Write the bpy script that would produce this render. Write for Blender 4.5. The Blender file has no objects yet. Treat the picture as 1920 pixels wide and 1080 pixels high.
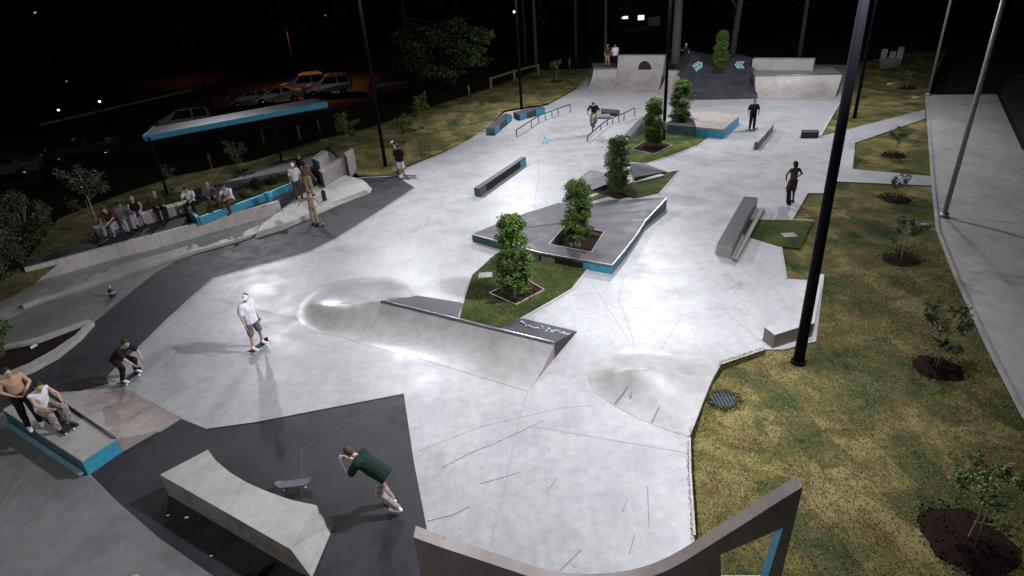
import bpy, bmesh, math, random
from mathutils import Vector, Matrix, noise as mnoise
from mathutils.geometry import tessellate_polygon
R = math.radians
random.seed(7)
sc = bpy.context.scene
COL = sc.collection

# ------------------------------------------------------------------ camera
FPX = 1165.0; ROLL = math.atan2(155, 2230); PITCH = math.atan(FPX/2235.0); H = 9.4
CP, SP, CR, SR = math.cos(PITCH), math.sin(PITCH), math.cos(ROLL), math.sin(ROLL)
rt = Vector((1, 0, 0)); up_ = Vector((0, SP, CP)); fw = Vector((0, CP, -SP))
X = CR*rt - SR*up_; Y = SR*rt + CR*up_; Z = -fw
cam_d = bpy.data.cameras.new("camera"); cam = bpy.data.objects.new("camera", cam_d); COL.objects.link(cam)
cam.matrix_world = Matrix(((X.x, Y.x, Z.x, 0), (X.y, Y.y, Z.y, 0), (X.z, Y.z, Z.z, H), (0, 0, 0, 1)))
cam_d.sensor_width = 36; cam_d.lens = FPX/1920*36; cam_d.clip_end = 3000; cam_d.clip_start = .1
sc.camera = cam
# ------------------------------------------------------------------ night sky, exposure
w = bpy.data.worlds.new("World"); sc.world = w; w.use_nodes = True
bg = w.node_tree.nodes['Background']; bg.inputs[0].default_value = (.35, .5, 1, 1); bg.inputs[1].default_value = .0016
sc.view_settings.view_transform = 'Standard'; sc.view_settings.look = 'None'
sc.view_settings.exposure = 0.0; sc.view_settings.gamma = 1

# ------------------------------------------------------------------ pixel -> place helpers
def ray(px, py):
    u = px-960; v = py-540
    u0 = u*CR - v*SR; v0 = u*SR + v*CR
    return Vector((u0, FPX*CP - v0*SP, -FPX*SP - v0*CP))
def P(px, py, z=0.0):
    r = ray(px, py); t = (z-H)/r.z
    return Vector((r.x*t, r.y*t, z))
def proj(q):
    z = q[2]-H; d = q[1]*CP - z*SP; up = q[1]*SP + z*CP
    u0 = FPX*q[0]/d; v0 = -FPX*up/d
    return 960 + u0*CR + v0*SR, 540 - u0*SR + v0*CR
def above(px, py, ty, z0=0.0):
    b = P(px, py, z0); lo, hi = z0, z0+16
    for i in range(32):
        m = (lo+hi)/2
        if proj((b.x, b.y, m))[1] > ty: lo = m
        else: hi = m
    return Vector((b.x, b.y, lo))
def onplane(px, py, a, b, c, off=0.0):
    n = (b-a).cross(c-a).normalized(); o = Vector((0, 0, H)); r = ray(px, py)
    if n.dot(r) > 0: n = -n
    t = (a-o).dot(n)/r.dot(n)
    return o + r*t + n*off

# ------------------------------------------------------------------ materials
MATS = {}
def nt(name):
    m = bpy.data.materials.new(name); m.use_nodes = True
    return m, m.node_tree.nodes, m.node_tree.links, m.node_tree.nodes['Principled BSDF']
def ramp(n, stops):
    r = n.new('ShaderNodeValToRGB'); e = r.color_ramp.elements
    while len(e) < len(stops): e.new(.5)
    for i, (p, c) in enumerate(stops): e[i].position = p; e[i].color = (c[0], c[1], c[2], 1)
    return r
def noise_n(n, l, co, s, det=6, rough=.6, dist=0.0):
    x = n.new('ShaderNodeTexNoise'); x.inputs['Scale'].default_value = s; x.inputs['Detail'].default_value = det
    x.inputs['Roughness'].default_value = rough; x.inputs['Distortion'].default_value = dist
    if co is not None: l.new(co, x.inputs['Vector'])
    return x
def mixc(n, l, f, a, b, mode='MIX'):
    x = n.new('ShaderNodeMix'); x.data_type = 'RGBA'; x.blend_type = mode
    if isinstance(f, (int, float)): x.inputs[0].default_value = f
    else: l.new(f, x.inputs[0])
    for i, v in ((6, a), (7, b)):
        if isinstance(v, tuple): x.inputs[i].default_value = (*v, 1)
        else: l.new(v, x.inputs[i])
    return x.outputs[2]
def maprange(n, l, v, a, b, c, d):
    x = n.new('ShaderNodeMapRange'); l.new(v, x.inputs[0])
    for i, k in enumerate((a, b, c, d)): x.inputs[i+1].default_value = k
    return x.outputs[0]
def concrete(name, base, dark, tint, rough=(.3, .5), scale=1.0, bump=.12, spots=True, spec=.5):
    m, n, l, b = nt(name)
    tc = n.new('ShaderNodeTexCoord'); co = tc.outputs['Object']
    n1 = noise_n(n, l, co, .38*scale, 7, .6, .3); n2 = noise_n(n, l, co, 1.1*scale, 5, .6, .25); n3 = noise_n(n, l, co, 40*scale, 4, .6)
    r1 = ramp(n, [(.32, dark), (.5, base), (.68, tuple(min(1, c*1.14) for c in base))]); l.new(n1.outputs[0], r1.inputs[0])
    c = mixc(n, l, maprange(n, l, n2.outputs[0], .35, .75, 0, .55), r1.outputs[0], tint)
    nm = noise_n(n, l, co, 4.2*scale, 7, .72, .15); fm = maprange(n, l, nm.outputs[0], .34, .66, .86, 1.10); cm_ = n.new('ShaderNodeCombineColor')
    for i in range(3): l.new(fm, cm_.inputs[i])
    c = mixc(n, l, 1.0, c, cm_.outputs[0], 'MULTIPLY')
    # damp or dusty stains of irregular shape
    ns = noise_n(n, l, co, .8*scale, 9, .7, .1); c = mixc(n, l, maprange(n, l, ns.outputs[0], .56, .66, 0, .35), c, tuple(k*.62 for k in base))
    # trowel streaks
    mp = n.new('ShaderNodeMapping'); mp.inputs['Scale'].default_value = (1.3, .18, 1); mp.inputs['Rotation'].default_value = (0, 0, .35); l.new(co, mp.inputs[0])
    n4 = noise_n(n, l, mp.outputs[0], 3.0*scale, 5, .7, .4)
    st = maprange(n, l, n4.outputs[0], .3, .7, .92, 1.06)
    cc = n.new('ShaderNodeCombineColor')
    for i in range(3): l.new(st, cc.inputs[i])
    c = mixc(n, l, 1.0, c, cc.outputs[0], 'MULTIPLY')
    f3 = maprange(n, l, n3.outputs[0], .3, .7, .9, 1.08)
    c3 = n.new('ShaderNodeCombineColor')
    for i in range(3): l.new(f3, c3.inputs[i])
    c = mixc(n, l, 1.0, c, c3.outputs[0], 'MULTIPLY')
    if spots:
        v = n.new('ShaderNodeTexVoronoi'); v.inputs['Scale'].default_value = 1.5; l.new(co, v.inputs['Vector'])
        sp = maprange(n, l, v.outputs['Distance'], .025, .05, .6, 0)
        c = mixc(n, l, sp, c, tuple(k*.35 for k in base))
    l.new(c, b.inputs['Base Color'])
    l.new(maprange(n, l, n2.outputs[0], .3, .7, rough[0], rough[1]), b.inputs['Roughness'])
    b.inputs['Specular IOR Level'].default_value = .28 if 'charcoal' in name else .35 if 'slate' in name else spec
    bp = n.new('ShaderNodeBump'); bp.inputs['Strength'].default_value = bump; bp.inputs['Distance'].default_value = .02
    ad = n.new('ShaderNodeMath'); ad.operation = 'ADD'; l.new(n3.outputs[0], ad.inputs[0]); l.new(n2.outputs[0], ad.inputs[1])
    l.new(ad.outputs[0], bp.inputs['Height']); l.new(bp.outputs[0], b.inputs['Normal'])
    return m
def simple(name, col, rough=.6, metal=0.0, var=.2, scale=12, bump=0.0, emis=None, spec=.5):
    m, n, l, b = nt(name)
    tc = n.new('ShaderNodeTexCoord'); x = noise_n(n, l, tc.outputs['Object'], scale, 5, .6)
    r = ramp(n, [(.3, tuple(c*(1-var) for c in col)), (.7, tuple(min(1, c*(1+var)) for c in col))]); l.new(x.outputs[0], r.inputs[0])
    l.new(r.outputs[0], b.inputs['Base Color']); b.inputs['Roughness'].default_value = rough; b.inputs['Metallic'].default_value = metal
    b.inputs['Specular IOR Level'].default_value = spec
    if bump:
        bp = n.new('ShaderNodeBump'); bp.inputs['Strength'].default_value = bump; bp.inputs['Distance'].default_value = .02
        l.new(x.outputs[0], bp.inputs['Height']); l.new(bp.outputs[0], b.inputs['Normal'])
    if emis:
        b.inputs['Emission Color'].default_value = (*emis[0], 1); b.inputs['Emission Strength'].default_value = emis[1]
    return m
def paint(name, col, under=(.10, .10, .105), wear=.56, rough=.5):
    m = simple(name, col, rough, 0, .2, 7); n, l = m.node_tree.nodes, m.node_tree.links; b = n['Principled BSDF']
    tc = n.new('ShaderNodeTexCoord'); w1 = noise_n(n, l, tc.outputs['Object'], 5, 9, .78, .4)
    src = b.inputs['Base Color'].links[0].from_socket
    l.new(mixc(n, l, maprange(n, l, w1.outputs[0], wear, wear+.03, 0, .85), src, under), b.inputs['Base Color']); return m
def leafmat(name, c1, c2, tr=.15):
    m, n, l, b = nt(name)
    g = n.new('ShaderNodeNewGeometry'); r = ramp(n, [(0, c1), (.6, c2), (1, tuple(c*1.5 for c in c2))]); l.new(g.outputs['Random Per Island'], r.inputs[0])
    l.new(r.outputs[0], b.inputs['Base Color']); b.inputs['Roughness'].default_value = .5
    t = n.new('ShaderNodeBsdfTranslucent'); l.new(r.outputs[0], t.inputs[0])
    ms = n.new('ShaderNodeMixShader'); ms.inputs[0].default_value = tr
    l.new(b.outputs[0], ms.inputs[1]); l.new(t.outputs[0], ms.inputs[2]); l.new(ms.outputs[0], n['Material Output'].inputs[0])
    return m
def grassmat(name, straw, green, dk, sod=True, ang=.3):
    m, n, l, b = nt(name)
    tc = n.new('ShaderNodeTexCoord'); co = tc.outputs['Object']
    n1 = noise_n(n, l, co, .55, 7, .65, 1.0); n2 = noise_n(n, l, co, 9, 6, .75, .5); n3 = noise_n(n, l, co, 60, 3, .8)
    r = ramp(n, [(.36, dk), (.44, (green[0]*.55, green[1]*.8, green[2])), (.52, green), (.62, straw), (.78, tuple(c*1.25 for c in straw))])
    if sod:
        # strips of laid turf: each roll has its own tone
        wv = n.new('ShaderNodeMapping'); wv.inputs['Rotation'].default_value = (0, 0, ang); l.new(co, wv.inputs[0])
        nd = noise_n(n, l, co, 1.1, 3, .5)
        dm = n.new('ShaderNodeVectorMath'); dm.operation = 'SCALE'; l.new(nd.outputs[1], dm.inputs[0]); dm.inputs[3].default_value = .35
        av = n.new('ShaderNodeVectorMath'); av.operation = 'ADD'; l.new(wv.outputs[0], av.inputs[0]); l.new(dm.outputs[0], av.inputs[1])
        bk = n.new('ShaderNodeTexBrick'); bk.inputs['Scale'].default_value = 1; bk.inputs['Brick Width'].default_value = 2.4; bk.inputs['Row Height'].default_value = .75
        bk.inputs['Color1'].default_value = (0, 0, 0, 1); bk.inputs['Color2'].default_value = (1, 1, 1, 1); bk.inputs['Mortar'].default_value = (.15, .15, .15, 1)
        bk.inputs['Mortar Size'].default_value = .02; bk.inputs['Mortar Smooth'].default_value = 1
        l.new(av.outputs[0], bk.inputs['Vector']); bk.offset = .37
        s = n.new('ShaderNodeMix'); s.data_type = 'FLOAT'; s.inputs[0].default_value = .14
        l.new(n1.outputs[0], s.inputs[2]); l.new(bk.outputs[0], s.inputs[3]); v = s.outputs[0]
    else: v = n1.outputs[0]
    a = n.new('ShaderNodeMath'); a.operation = 'MULTIPLY_ADD'; l.new(n2.outputs[0], a.inputs[0]); a.inputs[1].default_value = .45; l.new(v, a.inputs[2])
    a2 = n.new('ShaderNodeMath'); a2.operation = 'SUBTRACT'; l.new(a.outputs[0], a2.inputs[0]); a2.inputs[1].default_value = .215
    l.new(a2.outputs[0], r.inputs[0])
    nb = noise_n(n, l, co, .9, 4, .6, .4); colr = r.outputs[0]
    if sod: colr = mixc(n, l, maprange(n, l, nb.outputs[0], .5, .66, 0, .75), colr, (.115, .078, .035))
    f3 = maprange(n, l, n3.outputs[0], .3, .7, .76, 1.2); c3 = n.new('ShaderNodeCombineColor')
    for i in range(3): l.new(f3, c3.inputs[i])
    l.new(mixc(n, l, 1.0, colr, c3.outputs[0], 'MULTIPLY'), b.inputs['Base Color'])
    b.inputs['Roughness'].default_value = .95; b.inputs['Specular IOR Level'].default_value = .1
    bp = n.new('ShaderNodeBump'); bp.inputs['Strength'].default_value = .6; bp.inputs['Distance'].default_value = .05
    ad = n.new('ShaderNodeMath'); ad.operation = 'ADD'; l.new(n3.outputs[0], ad.inputs[0]); l.new(n2.outputs[0], ad.inputs[1])
    l.new(ad.outputs[0], bp.inputs['Height']); l.new(bp.outputs[0], b.inputs['Normal'])
    return m
M = dict(
 slab=concrete('pale_concrete', (.315, .313, .325), (.25, .248, .262), (.335, .337, .33), (.34, .52)),
 kerbc=concrete('kerb_concrete', (.36, .345, .335), (.26, .245, .235), (.34, .33, .30), (.5, .7), spots=False),
 pinkc=concrete('pinkish_concrete', (.52, .47, .45), (.42, .37, .36), (.55, .51, .49), (.5, .7)),
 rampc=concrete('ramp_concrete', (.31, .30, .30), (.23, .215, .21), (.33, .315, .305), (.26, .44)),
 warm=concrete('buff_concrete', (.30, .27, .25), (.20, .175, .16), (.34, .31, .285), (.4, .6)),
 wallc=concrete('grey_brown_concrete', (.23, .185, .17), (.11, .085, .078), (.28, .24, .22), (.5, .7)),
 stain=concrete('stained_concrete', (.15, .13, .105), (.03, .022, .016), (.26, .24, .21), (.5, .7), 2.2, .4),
 grey=concrete('grey_concrete', (.165, .162, .165), (.12, .118, .122), (.165, .165, .172), (.45, .65)),
 dark=concrete('charcoal_concrete', (.023, .023, .027), (.010, .010, .012), (.042, .042, .048), (.48, .70), 1.6),
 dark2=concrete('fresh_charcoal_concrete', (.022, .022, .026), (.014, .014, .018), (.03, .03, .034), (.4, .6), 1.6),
 mid=concrete('slate_concrete', (.036, .036, .044), (.02, .02, .025), (.06, .06, .07), (.42, .62), 1.4),
 court=concrete('court_concrete', (.38, .355, .34), (.29, .27, .26), (.41, .39, .375), (.5, .7), .7),
 asphalt=simple('asphalt', (.026, .026, .029), .8, 0, .3, 30, .3),
 blue=paint('sky_blue_paint', (.035, .27, .40), wear=.58),
 bluelt=paint('faded_lit_blue_paint', (.16, .33, .40), (.25, .25, .25), .56),
 teal=paint('worn_teal_paint', (.035, .12, .15), (.06, .06, .065), .48),
 steel=simple('galvanised_steel', (.30, .32, .35), .38, .8, .15, 20),
 rail=simple('dark_steel_rail', (.07, .08, .09), .4, .6, .2, 20),
 pole=simple('black_pole_paint', (.004, .004, .008), .75, 0, .2, 20, spec=.12),
 gpole=simple('grey_pole_steel', (.33, .34, .33), .45, .5, .1, 8),
 turf=grassmat('green_turf', (.085, .096, .026), (.05, .062, .016), (.032, .044, .011), False),
 lawn=grassmat('sod_lawn', (.225, .185, .075), (.115, .10, .034), (.030, .045, .011), True, 1.42),
 dirt=simple('dark_ground', (.03, .03, .018), .95, 0, .5, 3, .5, spec=.1),
 mulch=simple('bark_mulch', (.018, .009, .007), .95, 0, .7, 45, 1.0, spec=.1),
 bark=simple('pale_bark', (.10, .085, .078), .85, 0, .45, 7, .5),
 darkbark=simple('dark_bark', (.03, .025, .02), .9, 0, .4, 8, .5),
 twig=simple('sapling_bark', (.30, .25, .16), .8, 0, .3, 20, .3),
 hedge=leafmat('hedge_leaves', (.022, .045, .009), (.085, .15, .020)),
 leafg=leafmat('tree_leaves', (.035, .06, .012), (.10, .165, .03)),
 leafn=leafmat('night_tree_leaves', (.018, .032, .008), (.055, .09, .018)),
 leafd=leafmat('dull_leaves', (.02, .032, .012), (.06, .085, .03)),
 blade=leafmat('grass_blades', (.10, .09, .026), (.17, .145, .045), .1),
 tblade=leafmat('turf_blades', (.05, .07, .015), (.10, .115, .028), .1),
 scuff=simple('scuff_mark', (.14, .14, .155), .5, 0, .4, 20),
 joint=simple('joint_line', (.235, .233, .245), .7, 0, .2, 8),
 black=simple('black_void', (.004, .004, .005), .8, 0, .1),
 white=simple('white_paint', (.75, .75, .75), .5, 0, .05),
 glass=simple('dark_glass', (.01, .012, .015), .08, 0, .1),
 tyre=simple('rubber', (.015, .015, .015), .7, 0, .2),
 chrome=simple('chrome', (.6, .6, .62), .2, 1, .05),
 timber=simple('treated_timber', (.17, .13, .06), .8, 0, .3, 9, .3),
 roofm=simple('roof_sheet', (.05, .052, .065), .5, .2, .2, 4),
 cover=concrete('cover_concrete', (.22, .22, .22), (.12, .12, .12), (.25, .25, .25), (.5, .7), 3, .3, False),
 marking=simple('pale_blue_marking', (.34, .55, .60), .5, 0, .2, 14),
 stk=simple('sticker_paint', (.30, .32, .38), .5, 0, .8, 22),
)
def cloth(name, col, var=.15, rough=.85): return simple(name, col, rough, 0, var, 9, .25, spec=.2)
def skinm(name, col): return simple(name, col, .5, 0, .08, 14)

# ------------------------------------------------------------------ object helpers
def link(name, me, mat=None, parent=None, smooth=False):
    o = bpy.data.objects.new(name, me); COL.objects.link(o)
    if mat: 
        for m in (mat if isinstance(mat, (list, tuple)) else [mat]): me.materials.append(m)
    if smooth:
        for p in me.polygons: p.use_smooth = True
    if parent: o.parent = parent
    return o
def from_bm(name, bm, mat=None, parent=None, smooth=False):
    bmesh.ops.recalc_face_normals(bm, faces=bm.faces)
    me = bpy.data.meshes.new(name); bm.to_mesh(me); bm.free()
    return link(name, me, mat, parent, smooth)
def tag(o, label=None, cat=None, group=None, kind=None):
    if label: o['label'] = label
    if cat: o['category'] = cat
    if group: o['group'] = group
    if kind: o['kind'] = kind
    return o
def thing(name, label, cat, loc=(0, 0, 0), rz=0.0, group=None):
    o = bpy.data.objects.new(name, None); COL.objects.link(o); o.location = loc; o.rotation_euler = (0, 0, rz)
    o.empty_display_size = .2
    return tag(o, label, cat, group)
def dup(o, loc=None, rz=None, scale=None, label=None, parent=None):
    c = o.copy(); COL.objects.link(c); c.parent = parent
    if loc is not None: c.location = loc
    if rz is not None: c.rotation_euler.z = rz
    if scale is not None: c.scale = (scale, scale, scale) if isinstance(scale, (int, float)) else scale
    if label: c['label'] = label
    for ch in o.children: dup(ch, parent=c)
    return c
def bevel(o, wd=.012, seg=2):
    m = o.modifiers.new('bevel', 'BEVEL'); m.width = wd; m.segments = seg; m.limit_method = 'ANGLE'; m.angle_limit = R(35)
    return o
def V(p, z=0.0):
    return p.copy() if isinstance(p, Vector) else P(p[0], p[1], p[2] if len(p) > 2 else z)
def sheet(name, pts, mat, z=0.0, holes=(), skirt=0.0, parent=None, extra=None):
    """flat polygon (pixel or point corners) with optional holes and a skirt hanging down"""
    loops = [[V(p, z) for p in pts]] + [[V(p, z) for p in h] for h in holes]
    tris = tessellate_polygon([[Vector((v.x, v.y, 0)) for v in L] for L in loops])
    vs = [v for L in loops for v in L]; fs = []
    for t in tris:
        a, b, c = (vs[i] for i in t)
        fs.append(t if ((b-a).cross(c-a)).z > 0 else t[::-1])
    mi = [0]*len(fs)
    if skirt:
        o = 0
        for L in loops:
            k = len(L); base = len(vs)
            vs += [Vector((v.x, v.y, v.z-skirt)) for v in L]
            for i in range(k):
                fs.append((o+i, o+(i+1) % k, base+(i+1) % k, base+i)); mi.append(0)
            o += k
            # following loops' indices shift is handled because base uses len(vs)
            if len(loops) > 1: break
    mats = [mat]
    if extra:
        for em, quads in extra:
            mats.append(em)
            for q in quads:
                b0 = len(vs); vs += q; fs.append(tuple(range(b0, b0+len(q)))); mi.append(len(mats)-1)
    me = bpy.data.meshes.new(name); me.from_pydata([tuple(v) for v in vs], [], fs)
    for p, m_ in zip(me.polygons, mi): p.material_index = m_
    return link(name, me, mats, parent)
def prism(name, pts, z0, mat, parent=None, z=None, bev=.012, smat=None):
    """solid block: top corners (pixels seen at height z, or points) down to z0"""
    T = [V(p, z if z is not None else 0) for p in pts]
    bm = bmesh.new()
    t = [bm.verts.new(v) for v in T]; b = [bm.verts.new((v.x, v.y, z0)) for v in T]; k = len(T)
    ft = bm.faces.new(t); bm.faces.new(b[::-1])
    for i in range(k):
        f = bm.faces.new((t[i], b[i], b[(i+1) % k], t[(i+1) % k]))
        if smat: f.material_index = 1
    if k > 4: bmesh.ops.triangulate(bm, faces=[ft])
    o = from_bm(name, bm, [mat, smat] if smat else mat, parent)
    if bev: bevel(o, bev)
    return o
def bar(name, a, b, w_, h, mat, parent=None, bev=.004):
    """box running from a to b (centre line), width w_, height h (downwards from the line)"""
    a = Vector(a); b = Vector(b); d = (b-a); s = Vector((-d.y, d.x, 0)).normalized()*w_/2; u = Vector((0, 0, h))
    bm = bmesh.new(); q = [bm.verts.new(p) for p in (a-s, a+s, b+s, b-s, a-s-u, a+s-u, b+s-u, b-s-u)]
    for f in ((0, 1, 2, 3), (7, 6, 5, 4), (0, 4, 5, 1), (1, 5, 6, 2), (2, 6, 7, 3), (3, 7, 4, 0)): bm.faces.new([q[i] for i in f])
    o = from_bm(name, bm, mat, parent)
    if bev: bevel(o, bev)
    return o
def tube_bm(bm, pts, rad, seg=8):
    pts = [Vector(p) for p in pts]; rs = rad if isinstance(rad, (list, tuple)) else [rad]*len(pts); rings = []
    ref = Vector((.13, .27, .95))
    for i, p in enumerate(pts):
        d = (pts[min(i+1, len(pts)-1)]-pts[max(i-1, 0)]).normalized()
        a = d.cross(ref)
        if a.length < .1: a = d.cross(Vector((1, 0, 0)))
        a.normalize(); b = d.cross(a)
        rings.append([bm.verts.new(p + (a*math.cos(t)+b*math.sin(t))*rs[i]) for t in [2*math.pi*k/seg for k in range(seg)]])
    for r0, r1 in zip(rings, rings[1:]):
        for k in range(seg): bm.faces.new((r0[k], r0[(k+1) % seg], r1[(k+1) % seg], r1[k]))
    bm.faces.new(rings[0][::-1]); bm.faces.new(rings[-1])
def tube(name, pts, rad, mat, parent=None, seg=8):
    bm = bmesh.new(); tube_bm(bm, pts, rad, seg); return from_bm(name, bm, mat, parent, True)
def grid_surface(name, rows, mat, parent=None, smooth=True, flip=False):
    vs = [tuple(v) for r in rows for v in r]; n = len(rows[0]); fs = []
    for i in range(len(rows)-1):
        for j in range(n-1):
            f = (i*n+j, i*n+j+1, (i+1)*n+j+1, (i+1)*n+j); fs.append(f[::-1] if flip else f)
    me = bpy.data.meshes.new(name); me.from_pydata(vs, [], fs)
    return link(name, me, mat, parent, smooth)
def resample(pts, n):
    pts = [Vector(p) for p in pts]; L = [0]
    for a, b in zip(pts, pts[1:]): L.append(L[-1]+(b-a).length)
    out = []
    for i in range(n):
        s = L[-1]*i/(n-1); k = 0
        while k < len(L)-2 and L[k+1] < s: k += 1
        t = (s-L[k])/max(1e-9, L[k+1]-L[k]); out.append(pts[k].lerp(pts[k+1], t))
    return out
def strips(pts, wd, z=.004):
    """ribbon quads along pixel polyline, wd in metres"""
    q = [V(p, z) for p in pts]; out = []
    for a, b in zip(q, q[1:]):
        d = (b-a); s = Vector((-d.y, d.x, 0)).normalized()*wd/2
        out.append([a-s, b-s, b+s, a+s])
    return out

# ------------------------------------------------------------------ floodlights (poles stand in the picture, their heads above the frame)
def flood_pole(base, h, label, aims, power, rb=.10, spread=150, z0=0.0, col=(.93, .945, 1.0), size=.5):
    t = thing('floodlight_pole', label, 'floodlight pole', base, 0, 'black floodlight poles round the park')
    tube('pole', [(0, 0, -.05), (0, 0, h*.5), (0, 0, h)], [rb, rb*.8, rb*.55], M['pole'], t, 14)
    bm = bmesh.new(); tube_bm(bm, [(0, 0, 0), (0, 0, .05)], rb*1.35, 14); from_bm('base_plate', bm, M['pole'], t)
    tube('crossarm', [(-.7, 0, h-.05), (.7, 0, h-.05)], .045, M['pole'], t)
    for i, ax in enumerate(aims):
        d = Vector((ax[0]-base[0], ax[1]-base[1], -h)).normalized()
        off = Vector((-.5+1.0*i/max(1, len(aims)-1) if len(aims) > 1 else 0, 0, h-.25))
        q = d.to_track_quat('-Z', 'Y')
        bm = bmesh.new(); bmesh.ops.create_cube(bm, size=1, matrix=Matrix.Diagonal((.62, .62, .12, 1)))
        hd = from_bm('lamp_head', bm, M['pole'], t); hd.location = off - d*.10; hd.rotation_mode = 'QUATERNION'; hd.rotation_quaternion = q
        ld = bpy.data.lights.new('flood_light', 'AREA'); ld.shape = 'DISK'; ld.size = size; ld.spread = R(spread); ld.energy = power*(ax[2] if len(ax) > 2 else 1); ld.color = col
        lo = bpy.data.objects.new('flood_light', ld); COL.objects.link(lo); lo.parent = t; lo.location = off; lo.rotation_mode = 'QUATERNION'; lo.rotation_quaternion = q
    return t
PW = 1170
p1 = P(723, 312); p2 = P(978, 205); p3 = P(1244, 262); p4 = P(1602, 220); p5 = P(1497, 678)
flood_pole(p1, 11.5, 'black light pole in the grass left of the charcoal path end', [(1, 23)], PW*1.05, spread=108)
flood_pole(p2, 11.5, 'black light pole in the far lawn beside the blue ended ledges', [(4, 37), (6, 47, .4)], PW*.9, spread=125)
flood_pole(p3, 11.5, 'black light pole rising between the two far hedge trees', [(7, 23), (14, 46, .7)], PW*1.1)
flood_pole(p4, 11.5, 'black light pole at the far right by the pale footpath', [(16, 36), (18, 50, .5)], PW*.85)
flood_pole(p5, 11.5, 'nearest and thickest black light pole beside the corner ledge', [(-3, 12), (2, 16, .5)], PW*1.1, rb=.135, spread=122)
flood_pole(Vector((-12.5, -1.8, 0)), 11.5, 'black light pole behind the viewer at the near left', [(-4, 14)], PW*.42, spread=110)
flood_pole(P(420, 285, 0), 11.5, 'black light pole in the dark behind the shelter', [(-8.5, 17.5)], PW*.30, rb=.07, spread=85)

# ------------------------------------------------------------------ ground, slab, lawns
gz = -.9
sheet('ground', [Vector((-900, -60, gz)), Vector((900, -60, gz)), Vector((900, 1600, gz)), Vector((-900, 1600, gz))], M['dirt'])['kind'] = 'structure'
slab_out = [(1300, 1500), (1302, 1003), (1294, 880), (1293, 820), (1317, 750), (1332, 715), (1352, 682), (1432, 655), (1470, 655), (1530, 640), (1546, 513), (1512, 525),
 (1475, 522), (1465, 463), (1392, 440), (1406, 412), (1486, 412), (1515, 362), (1545, 362), (1568, 340), (1748, 348), (1745, 330), (1600, 317), (1603, 268),
 (1735, 222), (1735, 205), (1537, 256), (1578, 185), (1600, 140), (1600, 122), (1270, 118), (1112, 126), (1085, 165), (1028, 197), (947, 210), (911, 243),
 (880, 262), (835, 285), (762, 315), (745, 331), (672, 334), (620, 345), (525, 395), (45, 535), (0, 546), (-500, 690), (-500, 1500)]
scuffs = []
for a in ([(828, 877), (880, 850), (930, 830), (972, 811), (1020, 788)], [(899, 907), (925, 900), (975, 885)], [(801, 977), (850, 965), (880, 950)],
          [(1025, 925), (1035, 908), (1045, 896)], [(1168, 960), (1176, 935)], [(1214, 910), (1217, 990)], [(1360, 545), (1375, 538), (1388, 528)],
          [(1050, 1070), (1090, 1030)], [(1375, 552), (1390, 530), (1388, 545)], [(1180, 1040), (1190, 1000)]):
    scuffs += strips(a, .017, .005)
joints = []
for a in ([(1297, 850), (1000, 800)], [(1010, 262), (1010, 330), (1000, 400)], [(1290, 300), (1420, 300), (1560, 305)], [(760, 340), (650, 430)], [(400, 560), (560, 600)], [(1330, 560), (1440, 650)], [(1230, 173), (1300, 240)], [(915, 1040), (945, 920), (972, 790), (989, 735)], [(580, 478), (620, 530)], [(1170, 520), (1160, 560), (1185, 630), (1190, 655)],
          [(785, 845), (900, 800), (1050, 765), (1110, 760)], [(1500, 240), (1420, 236)], [(778, 352), (900, 366)],
          [(1100, 515), (1180, 640)], [(1280, 590), (1240, 655)], [(1450, 275), (1500, 280)], [(1086, 168), (1230, 172)],
          [(880, 262), (980, 262), (1100, 262)]):
    joints += strips(a, .016, .0035)
sheet('concrete_slab', slab_out, M['slab'], 0, skirt=.5, extra=[(M['scuff'], scuffs), (M['joint'], joints)])['kind'] = 'structure'
def st(name, pts, mat, z, **k):
    o = sheet(name, pts, M[mat], z, **k); o['kind'] = 'structure'; return o
st('lawn', [(1280, 1500), (1280, 690), (1470, 300), (1560, 130), (1690, 100), (1775, 95), (1735, 178), (1745, 330), (1755, 430), (1790, 520), (1850, 650), (1920, 785), (2200, 1500)], 'lawn', -.05)
st('concrete_court', [(1735, 178), (1745, 330), (1755, 430), (1790, 520), (1850, 650), (1920, 785), (2200, 1500), (3200, 1500), (2500, 400), (2300, 172)], 'court', -.03, skirt=.3)
st('court_edge_channel', [(1868, 175), (1874, 176), (1894, 140), (1888, 140)], 'black', -.024)
st('court_edge_channel', [(1868, 175), (1876, 174), (1924, 268), (1918, 284)], 'black', -.024)
st('court_surface', [(1876, 178), (1924, 272), (2400, 300), (2300, 140), (1896, 140)], 'asphalt', -.022)
st('lawn', [(672, 329, 0), (745, 329, 0), (762, 312, 0), (835, 282, 0), (908, 248, 0), (945, 207, 0), (1028, 194, 0), (1085, 162, 0), (1113, 128, 0), (1010, 132, 0), (920, 165, 0), (800, 203, .0),
           (690, 240, .1), (600, 262, .3), (480, 300, .5), (330, 330, .5), (210, 370, .5), (110, 410, .5), (40, 500, .5), (-80, 560, .3), (-80, 600, .0), (60, 535, .3), (170, 446, .53), (370, 362, .53), (520, 305, .53), (617, 278, .5)], 'lawn', -.03)
st('parking_area', [Vector((-75, 30, -.7)), Vector((-24, 38, -.7)), Vector((-3, 70, -.7)), Vector((-8, 95, -.7)), Vector((-75, 95, -.7))], 'asphalt', -.7)
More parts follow.
